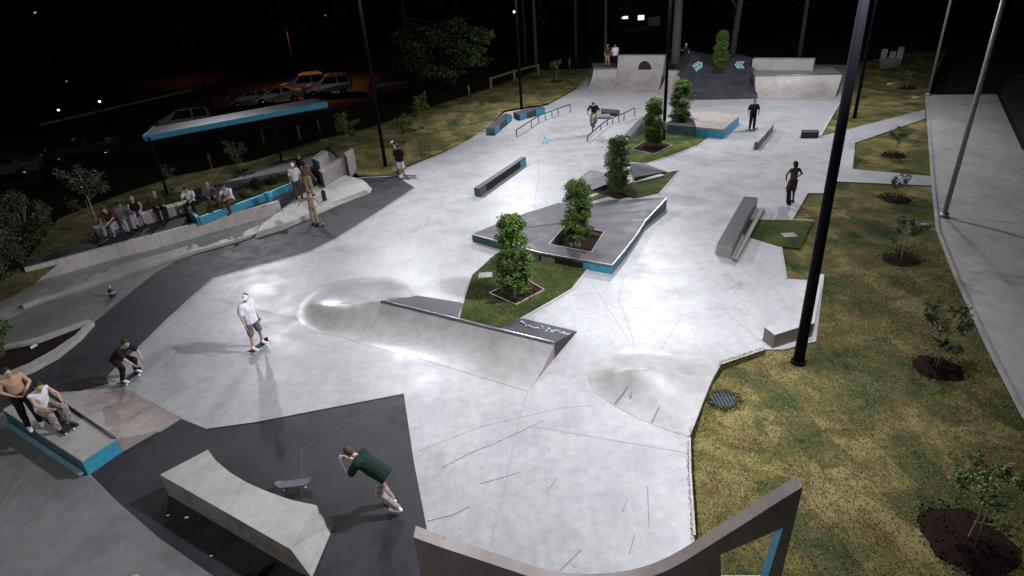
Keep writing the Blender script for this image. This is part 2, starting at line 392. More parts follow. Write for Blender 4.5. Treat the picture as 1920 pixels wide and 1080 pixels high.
# light kerb edging round the far bays and islands, and charcoal bands
st('charcoal_path', [(675, 333), (745, 331), (778, 352), (705, 400), (630, 447), (582, 471), (530, 486), (480, 499), (400, 521), (355, 560), (310, 600), (245, 665), (215, 690), (199, 709),
                     (205, 719), (150, 733), (95, 736), (55, 742), (0, 775), (-500, 1100), (-500, 860), (0, 722), (60, 690), (110, 662), (175, 606), (230, 560), (290, 512), (330, 489), (420, 458), (480, 440), (530, 424), (575, 404), (625, 380), (688, 355), (690, 345)], 'dark', .004)
st('charcoal_bay', [(385, 803), (480, 790), (757, 737), (775, 860), (800, 990), (805, 1500), (600, 1500), (400, 1080), (300, 1010), (225, 945), (150, 870), (220, 828), (240, 812), (300, 810), (340, 785)], 'dark', .004)
st('grey_bay', [(-500, 1500), (600, 1500), (400, 1080), (300, 1010), (225, 945), (155, 880), (5, 778), (-500, 1100)], 'grey', .004)
st('grey_apron', [(20, 598), (60, 575), (160, 545), (250, 515), (345, 482), (330, 489), (290, 512), (230, 560), (175, 606), (150, 610), (70, 640), (0, 655), (-400, 770), (-400, 650)], 'grey', .008)
st('dim_walkway', [(60, 534), (200, 502), (300, 478), (480, 411), (545, 385), (560, 395), (480, 434), (350, 473), (250, 503), (150, 535), (50, 565), (-300, 680), (-300, 600)], 'warm', .006)
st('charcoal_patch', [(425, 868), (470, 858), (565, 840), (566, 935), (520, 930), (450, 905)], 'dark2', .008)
q_ = strips([(757, 738), (700, 768), (640, 800), (566, 842), (566, 930)], .035, .0095); vs = [tuple(v) for s_ in q_ for v in s_]
me = bpy.data.meshes.new('bay_joint'); me.from_pydata(vs, [], [tuple(range(i*4, i*4+4)) for i in range(len(q_))]); link('bay_joint', me, M['mid'])['kind'] = 'structure'
# ---- garden bed in the near left with its kerbs
st('garden_bed', [(-300, 720), (0, 655), (70, 638), (150, 612), (168, 609), (110, 655), (60, 683), (0, 706), (-300, 800)], 'mulch', .014)
k = thing('garden_kerb', 'pale curved concrete kerb edging the bark bed at left', 'kerb')
for nm, pp in (('kerb_top', [(176, 603), (168, 600), (140, 628), (100, 655), (55, 680), (0, 702), (-200, 790), (-200, 812), (0, 716), (60, 692), (108, 666), (150, 632)]),):
    prism(nm, pp, 0, M['kerbc'], k, z=.13)
prism('garden_kerb', [(166, 598), (70, 632), (0, 648), (-200, 700), (-200, 708), (0, 654), (72, 639), (168, 603)], 0, M['kerbc'], z=.10)
tag(bpy.context.scene.objects['garden_kerb.001'] if 'garden_kerb.001' in bpy.data.objects else k, 'straight concrete kerb along the back of the bark bed', 'kerb')
# ------------------------------------------------------------------ islands of turf
def island(pts, z=.014):
    st('turf_island', pts, 'turf', z)
isl1 = [(862, 598), (874, 553), (886, 516), (930, 476), (945, 466), (1105, 498), (1071, 541), (1030, 565), (977, 595), (948, 609), (919, 606)]
island(isl1)
isl2 = [(1040, 392), (1060, 372), (1090, 352), (1112, 350), (1150, 365), (1190, 372), (1235, 362), (1273, 319), (1215, 330), (1175, 345), (1128, 360), (1080, 385)]
island(isl2)
isl3 = [(1176, 303), (1176, 262), (1205, 232), (1262, 232), (1310, 250), (1327, 258), (1309, 271), (1275, 285), (1243, 296), (1212, 305)]
island(isl3)
isl4 = [(1394, 441), (1408, 411), (1525, 414), (1500, 466), (1462, 462)]
island(isl4)
def edging(pts, wd=.07):
    q = strips(pts, wd, .022); vs = []; fs = []
    for s in q: b = len(vs); vs += [tuple(v) for v in s]; fs.append((b, b+1, b+2, b+3))
    me = bpy.data.meshes.new('island_edging'); me.from_pydata(vs, [], fs); o = link('island_edging', me, M['kerbc']); o['kind'] = 'structure'
edging([(858, 598), (871, 553), (883, 516), (929, 474)]); edging([(1108, 499), (1074, 541), (1032, 566), (979, 596), (948, 610)])
edging([(1236, 364), (1275, 319)]); edging([(1330, 258), (1311, 272), (1276, 286), (1244, 297), (1212, 306)]); edging([(1485, 411), (1525, 413)])
edging([(1537, 256), (1578, 185)], .12); edging([(762, 315), (835, 285), (880, 262), (911, 243)], .1); edging([(1028, 197), (1085, 165), (1112, 126)], .1)
edging([(1302, 1003), (1294, 880), (1293, 820)], .05); edging([(1352, 682), (1432, 655)], .05); edging([(672, 333), (745, 330)], .12)
edging([(1465, 463), (1475, 522)], .05); edging([(1738, 180), (1748, 330), (1758, 430), (1793, 520), (1853, 650), (1923, 785)], .12)
edging([(400, 521), (480, 499), (530, 486), (582, 471), (630, 447), (705, 400), (778, 352)], .05); edging([(400, 521), (355, 560), (245, 665), (199, 709)], .05)
edging([(385, 803), (480, 790), (757, 737)], .04)
def bed(pts, z=.02, rim=True):
    st('mulch_bed', pts, 'mulch', z)
    if rim:
        q = [V(p, z+.01) for p in pts]; t = []
        o = thing('bed_frame', BEDL.pop(0), 'bed edging')
        c = sum(q, Vector())/len(q)
        for a, b in zip(q, q[1:]+q[:1]): bar('edge_board', a+(a-c)*.03+Vector((0, 0, .03)), b+(b-c)*.03+Vector((0, 0, .03)), .045, .06, M['wallc'], o)
BEDL = ['low square frame round the bark under the nearest hedge tree', 'low frame round the bark bed beside the far light pole']
bed([(919, 550), (967, 571), (1019, 544), (982, 522)]); bed([(1185, 280), (1226, 289), (1259, 273), (1217, 261)])
st('mulch_bed', [(1110, 358), (1158, 373), (1196, 366), (1183, 346), (1140, 340)], 'mulch', .02)

# ------------------------------------------------------------------ concrete features
def quarter(rowb, rowt, n=14, amax=72):
    """rows of a concave transition between foot points and lip points"""
    rows = []; am = R(amax)
    for i in range(n+1):
        a = am*i/n; h = math.sin(a)/math.sin(am); v = (1-math.cos(a))/(1-math.cos(am))
        rows.append([Vector((b.x+(t.x-b.x)*h, b.y+(t.y-b.y)*h, b.z+(t.z-b.z)*v)) for b, t in zip(rowb, rowt)])
    return rows
def side_face(name, col_pts, z0, mat, parent):
    vs = [tuple(p) for p in col_pts]+[(p.x, p.y, z0) for p in reversed(col_pts)]
    bm = bmesh.new(); f = bm.faces.new([bm.verts.new(v) for v in vs]); bmesh.ops.triangulate(bm, faces=[f])
    return from_bm(name, bm, mat, parent)

# central spine: quarter pipe with coping, dome at its left end
sp = thing('quarter_pipe', 'long low quarter pipe with steel coping and a rounded dome at its left end', 'ramp')
zc = .50
lipR = above(1040, 672, 643); zc = lipR.z
lipL = P(716, 565, zc)
foot = [P(671, 643), P(788, 672), P(890, 704), P(989, 734)]
N = 40
rowb = resample(foot, N); rowt = resample([lipL, lipR], N)
rows = quarter(rowb, rowt, 14, 62)
for r_ in rows[:1]:
    for v in r_: v.z += .006
grid_surface('transition', rows, M['rampc'], sp)
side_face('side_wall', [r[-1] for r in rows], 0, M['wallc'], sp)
tube('coping', [lipL+Vector((0, 0, .015)), lipR+Vector((0, 0, .015))], .035, M['steel'], sp, 10)
# deck sloping away behind the coping
dk = Vector((0, 0, 0))
backR = P(1082, 621, .01); b2 = P(977, 597, .01); 
def on_lip(px, py):   # point of the lip line nearest in the picture
    return min([lipL.lerp(lipR, i/200) for i in range(201)], key=lambda q: (proj(q)[0]-px)**2+(proj(q)[1]-py)**2)
l1 = on_lip(716+2, 566); l2 = on_lip(860, 597); l3 = on_lip(940, 618)
for nm, q in (('deck_bank', [l1, P(783, 554, .01), P(870, 568, .01), P(858, 592, .2), l2]), ('deck_bank', [l3, P(948, 608, .2), P(977, 596, .01), backR, lipR])):
    bm = bmesh.new(); vs = [bm.verts.new(v) for v in q]; f = bm.faces.new(vs); bmesh.ops.triangulate(bm, faces=[f]); from_bm(nm, bm, M['mid'], sp)
bm = bmesh.new(); bm.faces.new([bm.verts.new(v) for v in (lipR, Vector((lipR.x, lipR.y, 0)), Vector((backR.x, backR.y, 0)))]); from_bm('side_wall', bm, M['dark'], sp)
bm = bmesh.new(); f = bm.faces.new([bm.verts.new(v) for v in (l2, P(858, 592, .2), P(862, 600, .02), P(919, 606, .02), P(948, 609, .02), l3)]); bmesh.ops.triangulate(bm, faces=[f]); from_bm('grass_bank', bm, M['turf'], sp)
# sticker writing scrawled on the right deck: pale paint dashes
n_deck = (l3, backR, lipR)
bm = bmesh.new()
for i in range(26):
    x = 975+i*3.6+random.uniform(-1, 1); y = 601+i*.9+random.uniform(0, 7)
    q = [onplane(x+dx, y+dy, *n_deck, off=.006) for dx, dy in ((0, 0), (random.uniform(2, 5), random.uniform(-1, 2)), (random.uniform(2, 5), random.uniform(2, 5)), (0, random.uniform(1, 3)))]
    bm.faces.new([bm.verts.new(v) for v in q])
from_bm('paint_scrawl', bm, M['stk'], sp)
# dome
front = [P(671, 643), P(642, 632), P(590, 623), P(565, 607), P(556, 594), P(562, 572), P(578, 553), P(600, 538), P(627, 527), P(671, 520), P(727, 517), P(768, 532), P(783, 554)]
bd = resample(front, 60); crest = [lipL]*1+[lipL.lerp(P(640, 568, .33), .5), P(640, 568, .33), P(603, 576, .20)]
cr = resample(crest, 30)
ctr = []
for i in range(60):
    t = i/59
    k_ = t/.45 if t < .45 else (1-t)/.55
    ctr.append(cr[min(29, int(29*min(1, k_)))] if True else None)
# smooth centre-line positions
for _ in range(6): ctr = [ctr[0]]+[(ctr[i-1]+ctr[i]*2+ctr[i+1])/4 for i in range(1, 59)]+[ctr[-1]]
rows = []
for j in range(19):
    s = j/18; hz = s*s*(3-2*s) if True else s
    row = []
    for i in range(60):
        b, c = bd[i], ctr[i]; blend = min(1, i/10.0)
        am = R(62); a = am*s; hh = math.sin(a)/math.sin(am); vv = (1-math.cos(a))/(1-math.cos(am))
        hfrac = hh*(1-blend)+s*blend; vfrac = vv*(1-blend)+(hz*.75+math.sin(hz*math.pi/2)*.25)*blend
        row.append(Vector((b.x+(c.x-b.x)*hfrac, b.y+(c.y-b.y)*hfrac, .006+c.z*vfrac)))
    rows.append(row)
grid_surface('dome', rows, M['rampc'], sp)

side_face('side_wall', [r[-1] for r in rows], 0, M['rampc'], sp)
# hump at right
hp = thing('concrete_hump', 'smooth oval concrete hump running into the edge of the right lawn', 'ramp')
bdp = [(1293, 820), (1250, 806), (1200, 786), (1150, 760), (1115, 735), (1101, 708), (1108, 687), (1130, 668), (1160, 658), (1200, 655), (1250, 661), (1300, 670), (1352, 682)]
bd = resample([P(*q) for q in bdp], 60)
cr_ = [P(1332, 720, .16), P(1295, 712, .22), P(1250, 700, .33), P(1212, 692, .40), P(1190, 692, .38)]
crs = resample(cr_, 30); ctr = [crs[min(29, int(29*min(1, (i/59)/.42 if i/59 < .42 else (1-i/59)/.58)))] for i in range(60)]
for _ in range(10): ctr = [ctr[0]]+[(ctr[i-1]+ctr[i]*2+ctr[i+1])/4 for i in range(1, 59)]+[ctr[-1]]
rows = []
for j in range(21):
    s = j/20; v = (s*s*(3-2*s))
    rows.append([Vector((b.x+(c.x-b.x)*s, b.y+(c.y-b.y)*s, .006+c.z*(v*.7+math.sin(v*math.pi/2)*.3))) for b, c in zip(bd, ctr)])
grid_surface('hump_surface', rows, M['rampc'], hp)
endc = [r[0] for r in rows]+[r[-1] for r in reversed(rows)]
side_face('side_wall', endc, -.3, M['wallc'], hp)
bm = bmesh.new()
def surf_mark(bm, pts, wd, zz):
    for q in strips(pts, wd, zz): bm.faces.new([bm.verts.new(v) for v in q])
hs = [v for r in rows for v in r]
def hz_at(px, py):
    best = min(hs, key=lambda q: (proj(q)[0]-px)**2+(proj(q)[1]-py)**2); return best.z
for pts in ([(1177, 724), (1168, 738), (1153, 757)], [(1236, 763), (1229, 778), (1222, 791)], [(1184, 735), (1183, 745)]):
    q = [P(x, y, hz_at(x, y)+.015) for x, y in pts]
    bm = bmesh.new(); pv = None
    for i_, a in enumerate(q):
        d = q[-1]-q[0]; s_ = Vector((-d.y, d.x, 0)).normalized()*.02; nv = (bm.verts.new(a-s_), bm.verts.new(a+s_))
        if pv: bm.faces.new((pv[0], nv[0], nv[1], pv[1]))
        pv = nv
    from_bm('scuff_mark', bm, M['scuff'], hp)

# dark manual pad with wave edge, tree hole, blue edges
pad = thing('manual_pad', 'large slate grey pad with blue edge bands and a square tree opening', 'skate pad')
Zp = .34
outer = [(885, 439, .30), (1015, 474, Zp), (1148, 497, Zp), (1172, 468, .33), (1195, 438, .27), (1210, 414, .27), (1230, 393, .36), (1250, 371, .46), (1205, 372, .36), (1143, 375, .32), (1100, 384, .26), (1048, 380, .14), (990, 398, .14), (935, 418, .22)]
hole = [(1029, 458, Zp), (1109, 473, Zp), (1133, 434, .31), (1062, 420, .30)]
oT = [V(p) for p in outer]; hT = [V(p) for p in hole]
sheet('pad_top', oT, M['mid'], holes=[hT], parent=pad)
bm = bmesh.new()
for L in (oT, hT):
    for a, b in zip(L, L[1:]+L[:1]):
        bm.faces.new([bm.verts.new(v) for v in (a, b, Vector((b.x, b.y, 0)), Vector((a.x, a.y, 0)))])
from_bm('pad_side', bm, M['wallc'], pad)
def farp(px, py, D, dz=0.0):
    r = ray(px, py); t = D/math.hypot(r.x, r.y); return Vector((r.x*t, r.y*t, H+r.z*t+dz))
def edge_face(name, a, b, z0, z1, mat, parent, off=.012):
    """painted band on the outside of a wall from a to b"""
    d = (b-a); n = Vector((d.y, -d.x, 0)).normalized()
    if n.dot(Vector((0, 0, H))-a) < 0: n = -n
    n *= off
    def q(p, f): return Vector((p.x, p.y, 0))+n+Vector((0, 0, p.z*f))
    vs = [q(a, z0), q(b, z0), q(b, z1), q(a, z1)]
    bm = bmesh.new(); fr = [bm.verts.new(v) for v in vs]; bk = [bm.verts.new(v-n*.9) for v in vs]
    bm.faces.new(fr); bm.faces.new(bk[::-1])
    for i in range(4): bm.faces.new((fr[i], bk[i], bk[(i+1) % 4], fr[(i+1) % 4]))
    return from_bm(name, bm, mat, parent)
edge_face('blue_band', oT[0], oT[0].lerp(oT[1], .62), .05, .72, M['teal'], pad)
edge_face('blue_band', oT[1].lerp(oT[2], .62), oT[2], .05, .78, M['blue'], pad)
edge_face('recess_shade_band', oT[0].lerp(oT[1], .97), oT[1].lerp(oT[2], .60), .05, .7, M['black'], pad)  # flat black band painting the shade below the pad's overhang
for i in range(2, 7): edge_face('worn_band', oT[i], oT[i+1], .05, .75, M['teal'], pad)
for i in list(range(0, 7)): bar('steel_edge', oT[i]+Vector((0, 0, .012)), oT[i+1]+Vector((0, 0, .012)), .05, .05, M['steel'], pad)
for i in range(4): bar('tree_opening_rim', hT[i]+Vector((0, 0, .01)), hT[(i+1) % 4]+Vector((0, 0, .01)), .05, .05, M['wallc'], pad)
sheet('mulch_bed', [Vector((v.x, v.y, .08)) for v in hT], M['mulch'])['kind'] = 'structure'

# folded slabs behind the pad round the third hedge tree
fs = thing('folded_bank', 'dark folded concrete slab to the left of the third hedge tree', 'skate bank')
q = [P(1082, 336, .02), P(1107, 318, .30), P(1150, 327, .34), P(1138, 345, .25), P(1110, 356, .05)]
prism('bank_top', q, 0, M['mid'], fs)
fs = thing('folded_bank', 'dark wedge of concrete to the right of the third hedge tree', 'skate bank')
prism('bank_top', [P(1182, 306, .30), P(1205, 305, .30), P(1251, 322, .06), P(1190, 332, .30)], 0, M['mid'], fs)
bar('pale_step', P(1188, 340, .1), P(1243, 327, .1), .25, .1, M['kerbc'], fs)

# ledges
def ledge(label, top, z, mat, side, name='grind_ledge', z0=0.0):
    t = thing(name, label, 'ledge')
    prism('ledge_body', top, z0, M[mat], t, z=z, smat=M[side]); return t
t = ledge('long slate topped ledge beside the small turf strip', [(1395, 368), (1421, 370), (1372, 465), (1344, 457)], .42, 'mid', 'warm')
prism('step', [(1426, 388), (1434, 390), (1382, 486), (1372, 482)], 0, M['wallc'], t, z=.13)
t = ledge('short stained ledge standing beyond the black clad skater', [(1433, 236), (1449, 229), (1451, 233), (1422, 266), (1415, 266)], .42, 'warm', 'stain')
t = ledge('small dark block at the mouth of the pale footpath', [(1503, 243), (1535, 243), (1536, 248), (1503, 248)], .32, 'mid', 'mid', 'low_block')
# blue-ended dark ledge in the open floor
t = thing('grind_ledge', 'black sided ledge with turquoise ends alone on the open floor', 'ledge')
zt = .36
a, b, c, d = P(889, 353, zt), P(977, 295, zt), P(986, 295, zt), P(899, 355, zt)
prism('ledge_body', [a, b, c, d], 0, M['black'], t)
prism('ledge_top', [v+Vector((0, 0, .03)) for v in (a, b, c, d)], zt+.002, M['mid'], t)
edge_face('blue_band', c.lerp(d, .0), c.lerp(d, .14), .1, .95, M['blue'], t); edge_face('blue_band', c.lerp(d, .88), d, .1, .95, M['teal'], t)
edge_face('blue_band', a, d, .1, .95, M['teal'], t)
edge_face('rust_strip', c, d, .0, .12, M['stain'], t, .03)
# blue-ended ledges at far left
t = thing('grind_ledge', 'nearer of two dark ledges with blue end blocks by the left lawn', 'ledge')
T4 = [P(911, 240, .4), P(947, 212, .4), P(959, 215, .4), P(928, 241, .4)]
prism('ledge_body', T4, 0, M['mid'], t)
edge_face('blue_block', T4[3], T4[3].lerp(T4[2], .28), 0, .95, M['blue'], t); edge_face('blue_block', T4[3].lerp(T4[2], .7), T4[2], 0, .95, M['blue'], t); edge_face('blue_block', T4[0], T4[3], 0, .95, M['bluelt'], t)
t = thing('grind_ledge', 'farther of two dark ledges with blue end blocks by the left lawn', 'ledge')
T4 = [P(962, 210, .4), P(1016, 198, .4), P(1022, 202, .4), P(972, 215, .4)]
prism('ledge_body', T4, 0, M['mid'], t)
edge_face('blue_block', T4[3].lerp(T4[2], .05), T4[3].lerp(T4[2], .3), 0, .95, M['blue'], t); edge_face('blue_block', T4[3].lerp(T4[2], .65), T4[2], 0, .95, M['blue'], t)
# slanted hubba beside fourth tree
t = thing('hubba_ledge', 'slanted grey ledge with pale stripes left of the fourth hedge tree', 'ledge')
A_, B_, C_, D_ = P(1171, 252, .15), P(1199, 223, .75), P(1207, 226, .75), P(1181, 256, .15)
prism('ledge_body', [A_, B_, C_, D_], 0, M['mid'], t)
for f in (.25, .55, .85): edge_face('pale_stripe', D_, C_, f-.06, f+.03, M['bluelt'], t)
# dark manual box behind cyclist
ledge('low dark box behind the cyclist between the two rails', [(1127, 203), (1162, 206), (1157, 212), (1127, 210)], .22, 'mid', 'mid', 'low_block')
ledge('flat grey step to the left of the dark box by the rails', [(1124, 214), (1145, 213), (1142, 219), (1120, 219)], .14, 'grey', 'grey', 'low_block')
# second pad
t = thing('manual_pad', 'grey topped pad with bright blue sides behind the far hedge tree', 'skate pad')
zz = .55
T6 = [P(1295, 211, zz), P(1345, 209, zz), P(1386, 217, zz), P(1357, 242, zz), P(1306, 238, zz)]
prism('pad_body', T6, 0, M['warm'], t)
edge_face('blue_side', T6[3], T6[4], 0, .8, M['blue'], t); edge_face('blue_side', T6[2], T6[3], 0, .8, M['blue'], t)
tw = [P(1250, 229, zz), P(1290, 214, zz), P(1306, 238, zz), P(1251, 234, zz)]
prism('side_block', tw, 0, M['mid'], t); edge_face('blue_side', tw[2], tw[3], 0, .9, M['teal'], t)
# corner ledge near pole + wall strip
t = thing('corner_ledge', 'pale concrete corner ledge beside the nearest light pole', 'ledge')
prism('ledge_body', [(1433, 613), (1453, 628), (1497, 614), (1527, 606), (1545, 514), (1530, 512), (1500, 585), (1470, 603)], -.1, M['slab'], t, z=.42, smat=M['wallc'])
# rails
def rail(label, feet):
    t = thing('grind_rail', label, 'rail', group='flat steel grind rails'); tops = []
    for (x, yt, yb) in feet:
        q = above(880+x/4, 80+yb/4, 80+yt/4); tops.append(q)
        tube('rail_post', [Vector((q.x, q.y, 0)), q], .03, M['rail'], t)
    for a, b in zip(tops, tops[1:]): bar('rail_bar', a+Vector((0, 0, .03)), b+Vector((0, 0, .03)), .07, .05, M['rail'], t)
rail('kinked steel rail nearer the left lawn', [(355, 655, 702), (465, 585, 635), (520, 550, 595), (570, 530, 575), (620, 512, 560), (665, 495, 542), (757, 462, 520)])
rail('kinked steel rail under the cyclist', [(888, 702, 742), (985, 618, 660), (1035, 580, 622), (1075, 563, 610), (1120, 545, 600), (1160, 528, 588), (1240, 490, 552)])
# triangle mark on floor
ms = []
for a_, b_ in (((1020, 257), (1033, 264)), ((1033, 264), (1018, 270)), ((1018, 270), (1021, 257)), ((1023, 262), (1027, 268))): ms += strips([a_, b_], .09, .006)
vs = []; f_ = []
for s in ms: b0 = len(vs); vs += [tuple(v) for v in s]; f_.append((b0, b0+1, b0+2, b0+3))
me = bpy.data.meshes.new('floor_marking'); me.from_pydata(vs, [], f_); tag(link('floor_marking', me, M['blue']), 'small blue triangle outline painted on the pale floor', 'floor marking')
# inspection covers
for px, py, lb in ((910, 515, 'pale square pit cover in the turf by the nearest hedge tree'), (1480, 440, 'grey mottled pit cover in the dark turf strip'), (1728, 419, 'white pit cover in the right lawn near the court')):
    c = P(px, py, .03); w2 = .24 if px < 1700 else .2
    o = prism('pit_cover', [c+Vector((-w2, -w2*.8, 0)), c+Vector((w2, -w2*.8, 0)), c+Vector((w2, w2*.8, 0)), c+Vector((-w2, w2*.8, 0))], -.05, M['kerbc'] if px > 1700 else M['cover'])
    tag(o, lb, 'pit cover')
    if px > 1700: tag(o, group=None)

# ------------------------------------------------------------------ near-left platform and its quarter pipe
zp = .42
t = thing('ledge_platform', 'grey platform with blue painted edges under the two resting skaters', 'skate pad')
Q = [P(5, 768, zp), P(57, 738, zp), P(90, 737, zp), P(216, 822, zp), P(152, 864, zp)]
prism('platform_top', Q, 0, M['kerbc'], t)
edge_face('blue_side', Q[3], Q[4], 0, .88, M['blue'], t); edge_face('blue_side', Q[0], Q[4], 0, .88, M['teal'], t)
bar('blue_lip', Q[0].lerp(Q[4], -.0)+Vector((-.08, -.05, -.3)), Q[4]+Vector((-.08, -.05, -.3)), .1, .05, M['bluelt'], t)
t = thing('quarter_pipe', 'small brown quarter pipe dropping from the platform of the resting skaters', 'ramp')
rb_ = resample([P(232, 727), P(342, 784)], 14); rt_ = resample([Q[2]+Vector((0.02, 0, 0)), Q[3]], 14)
rows = quarter(rb_, rt_, 10, 40)
for v in rows[0]: v.z += .008
grid_surface('transition', rows, M['wallc'], t)
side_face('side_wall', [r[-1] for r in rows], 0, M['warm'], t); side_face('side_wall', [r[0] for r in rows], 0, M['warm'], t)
tube('coping', [Q[2]+Vector((0, 0, .02)), Q[3]+Vector((0, 0, .02))], .03, M['rail'], t)

# ------------------------------------------------------------------ foreground curved ledge block
zb = .58
t = thing('curved_ledge', 'big pale ledge block with a curved back edge and stained face in the near left', 'ledge')
near = [P(300, 890, zb), P(545, 1030, zb)]
far = [P(390, 843, zb+.10), P(403, 862, zb+.05), P(430, 885, zb), P(465, 906, zb-.02), P(505, 923, zb-.02), P(548, 938, zb), P(592, 947, zb+.03)]
NN = 24; nr = resample(near, NN); fr_ = resample(far, NN)
for i, v in enumerate(nr): v.z = zb
rows = [[n_.lerp(f, j/6) for n_, f in zip(nr, fr_)] for j in range(7)]
grid_surface('ledge_top', rows, M['kerbc'], t, False)
E1, F1 = P(628, 981, 0), P(585, 1084, 0)
bm = bmesh.new(); vs_ = [bm.verts.new(v) for v in (nr[-1], F1, E1, fr_[-1])]; bm.faces.new(vs_); from_bm('end_slope', bm, M['kerbc'], t)
n0 = [Vector((v.x, v.y, 0)) for v in nr]
bm = bmesh.new(); a_ = [bm.verts.new(v) for v in nr]+[bm.verts.new(F1)]; b_ = [bm.verts.new(v) for v in n0]
for i in range(NN-1): bm.faces.new((a_[i], b_[i], b_[i+1], a_[i+1]))
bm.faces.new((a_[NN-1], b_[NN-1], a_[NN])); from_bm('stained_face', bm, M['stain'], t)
bm = bmesh.new(); a_ = [bm.verts.new(v) for v in fr_]+[bm.verts.new(E1)]; b_ = [bm.verts.new((v.x, v.y, 0)) for v in fr_]
for i in range(NN-1): bm.faces.new((a_[i], b_[i], b_[i+1], a_[i+1]))
bm.faces.new((a_[NN-1], b_[NN-1], a_[NN])); from_bm('back_face', bm, M['warm'], t)
bm = bmesh.new(); bm.faces.new([bm.verts.new(v) for v in (nr[0], Vector((nr[0].x, nr[0].y, 0)), Vector((fr_[0].x, fr_[0].y, 0)), fr_[0])]); from_bm('end_face', bm, M['warm'], t)
for px, py, rr in ((315, 966, .03), (350, 970, .04), (396, 1042, .02)):
    bm = bmesh.new(); bmesh.ops.create_icosphere(bm, subdivisions=1, radius=rr, matrix=Matrix.Translation(P(px, py, .015))@Matrix.Diagonal((1.3, .8, .35, 1)))
    tag(from_bm('litter', bm, M['white']), {315: 'white scrap of litter in the shadow, left one', 350: 'larger white scrap of litter in the ledge shadow', 396: 'tiny scrap of litter low in the ledge shadow'}[px], 'litter')

# ------------------------------------------------------------------ foreground wave wall
t = thing('wave_wall', 'brown concrete wall with a dipping top and blue lined triangular opening at the bottom edge', 'wall')
a0 = P(775, 1007, 2.0); b0 = P(1506, 912, 2.9)
A3 = Vector((a0.x, a0.y, 0)); B3 = Vector((b0.x, b0.y, 0)); A4 = A3+Vector((0, 0, 1))
dirn = (B3-A3).normalized(); nrm = Vector((-dirn.y, dirn.x, 0)); TH = .21
def W(px, py):
    q = onplane(px, py, A3, B3, A4); return Vector(((q-A3).dot(dirn), q.z, 0))
top = [W(*q) for q in ((775, 1007), (830, 1027), (900, 1050), (960, 1070), (1010, 1086), (1060, 1096), (1120, 1098), (1180, 1092), (1230, 1078), (1275, 1057), (1330, 1023), (1400, 979), (1450, 947), (1506, 912))]
def catmull(p, n=6):
    out = []
    for i in range(len(p)-1):
        a, b, c, d = p[max(0, i-1)], p[i], p[i+1], p[min(len(p)-1, i+2)]
        for k in range(n): t_ = k/n; out.append(.5*((2*b)+(c-a)*t_+(2*a-5*b+4*c-d)*t_**2+(3*b-a-3*c+d)*t_**3))
    return out+[p[-1]]
top = catmull(top)
outl = [Vector((top[0].x, 0, 0))]+top+[Vector((W(1462, 1080).x, 0, 0))]
hol = [W(1350, 1041), W(1469, 989), W(1441, 1082), W(1434, 1102), W(1352, 1102)]
def ptw(v, k): q = A3+dirn*v.x+nrm*k; return Vector((q.x, q.y, v.y))
fl = outl+hol; tris = tessellate_polygon([outl, hol]); bm = bmesh.new()
fr = [bm.verts.new(ptw(v, 0)) for v in fl]; bk = [bm.verts.new(ptw(v, TH)) for v in fl]
for a_, b_, c_ in tris: bm.faces.new((fr[a_], fr[b_], fr[c_])); bm.faces.new((bk[c_], bk[b_], bk[a_]))
for o_, n_ in ((0, len(outl)), (len(outl), len(hol))):
    for i in range(n_): a_, b_ = o_+i, o_+(i+1) % n_; bm.faces.new((fr[a_], bk[a_], bk[b_], fr[b_]))
from_bm('wall_body', bm, M['wallc'], t)
cen = sum(hol, Vector())/5; ins = [v+(cen-v).normalized()*.008 for v in hol]
for k_, m_ in ((1, 'blue'), (2, 'blue'), (3, 'bluelt'), (4, 'blue')):  # sill takes a lighter blue, lamplight put into its colour
    a_, b_ = ins[k_], ins[(k_+1) % 5]; bm = bmesh.new(); bm.faces.new([bm.verts.new(v) for v in (ptw(a_, .003), ptw(b_, .003), ptw(b_, TH-.003), ptw(a_, TH-.003))]); from_bm('blue_lining', bm, M[m_], t)

# ------------------------------------------------------------------ left terrace
zt = .55
ter = [(45, 503), (170, 469), (300, 436), (480, 388), (522, 376), (560, 352), (620, 322), (640, 302), (617, 280), (520, 308), (440, 330), (370, 362), (170, 446), (40, 492)]
o = sheet('terrace_floor', ter, M['asphalt'], zt, skirt=.5); o['kind'] = 'structure'
st('terrace_path', [(372, 366), (440, 334), (520, 312), (617, 284), (636, 300), (600, 318), (560, 330), (520, 330), (460, 346), (400, 372)], 'grey', zt+.006)
t = thing('terrace_wall', 'long low buff concrete wall along the front of the terrace', 'wall')
front = resample([V(p, zt+.02) for p in ter[:5]], 20)
for i in range(0, 19):
    a, b = front[i], front[i+1]
    o = bar('wall_panel', a.lerp(b, .004), b.lerp(a, .004), .16, .60, M['pinkc'], t, .006)
# kerb strip below
t = thing('terrace_kerb', 'thin pale kerb line curving below the terrace wall', 'kerb')
kp = resample([P(x, y, .12) for x, y in ((40, 572), (60, 563), (150, 536), (250, 505), (350, 473), (430, 452), (480, 436), (520, 421))], 16)
for a, b in zip(kp, kp[1:]): bar('kerb_stone', a, b, .2, .12, M['kerbc'], t)
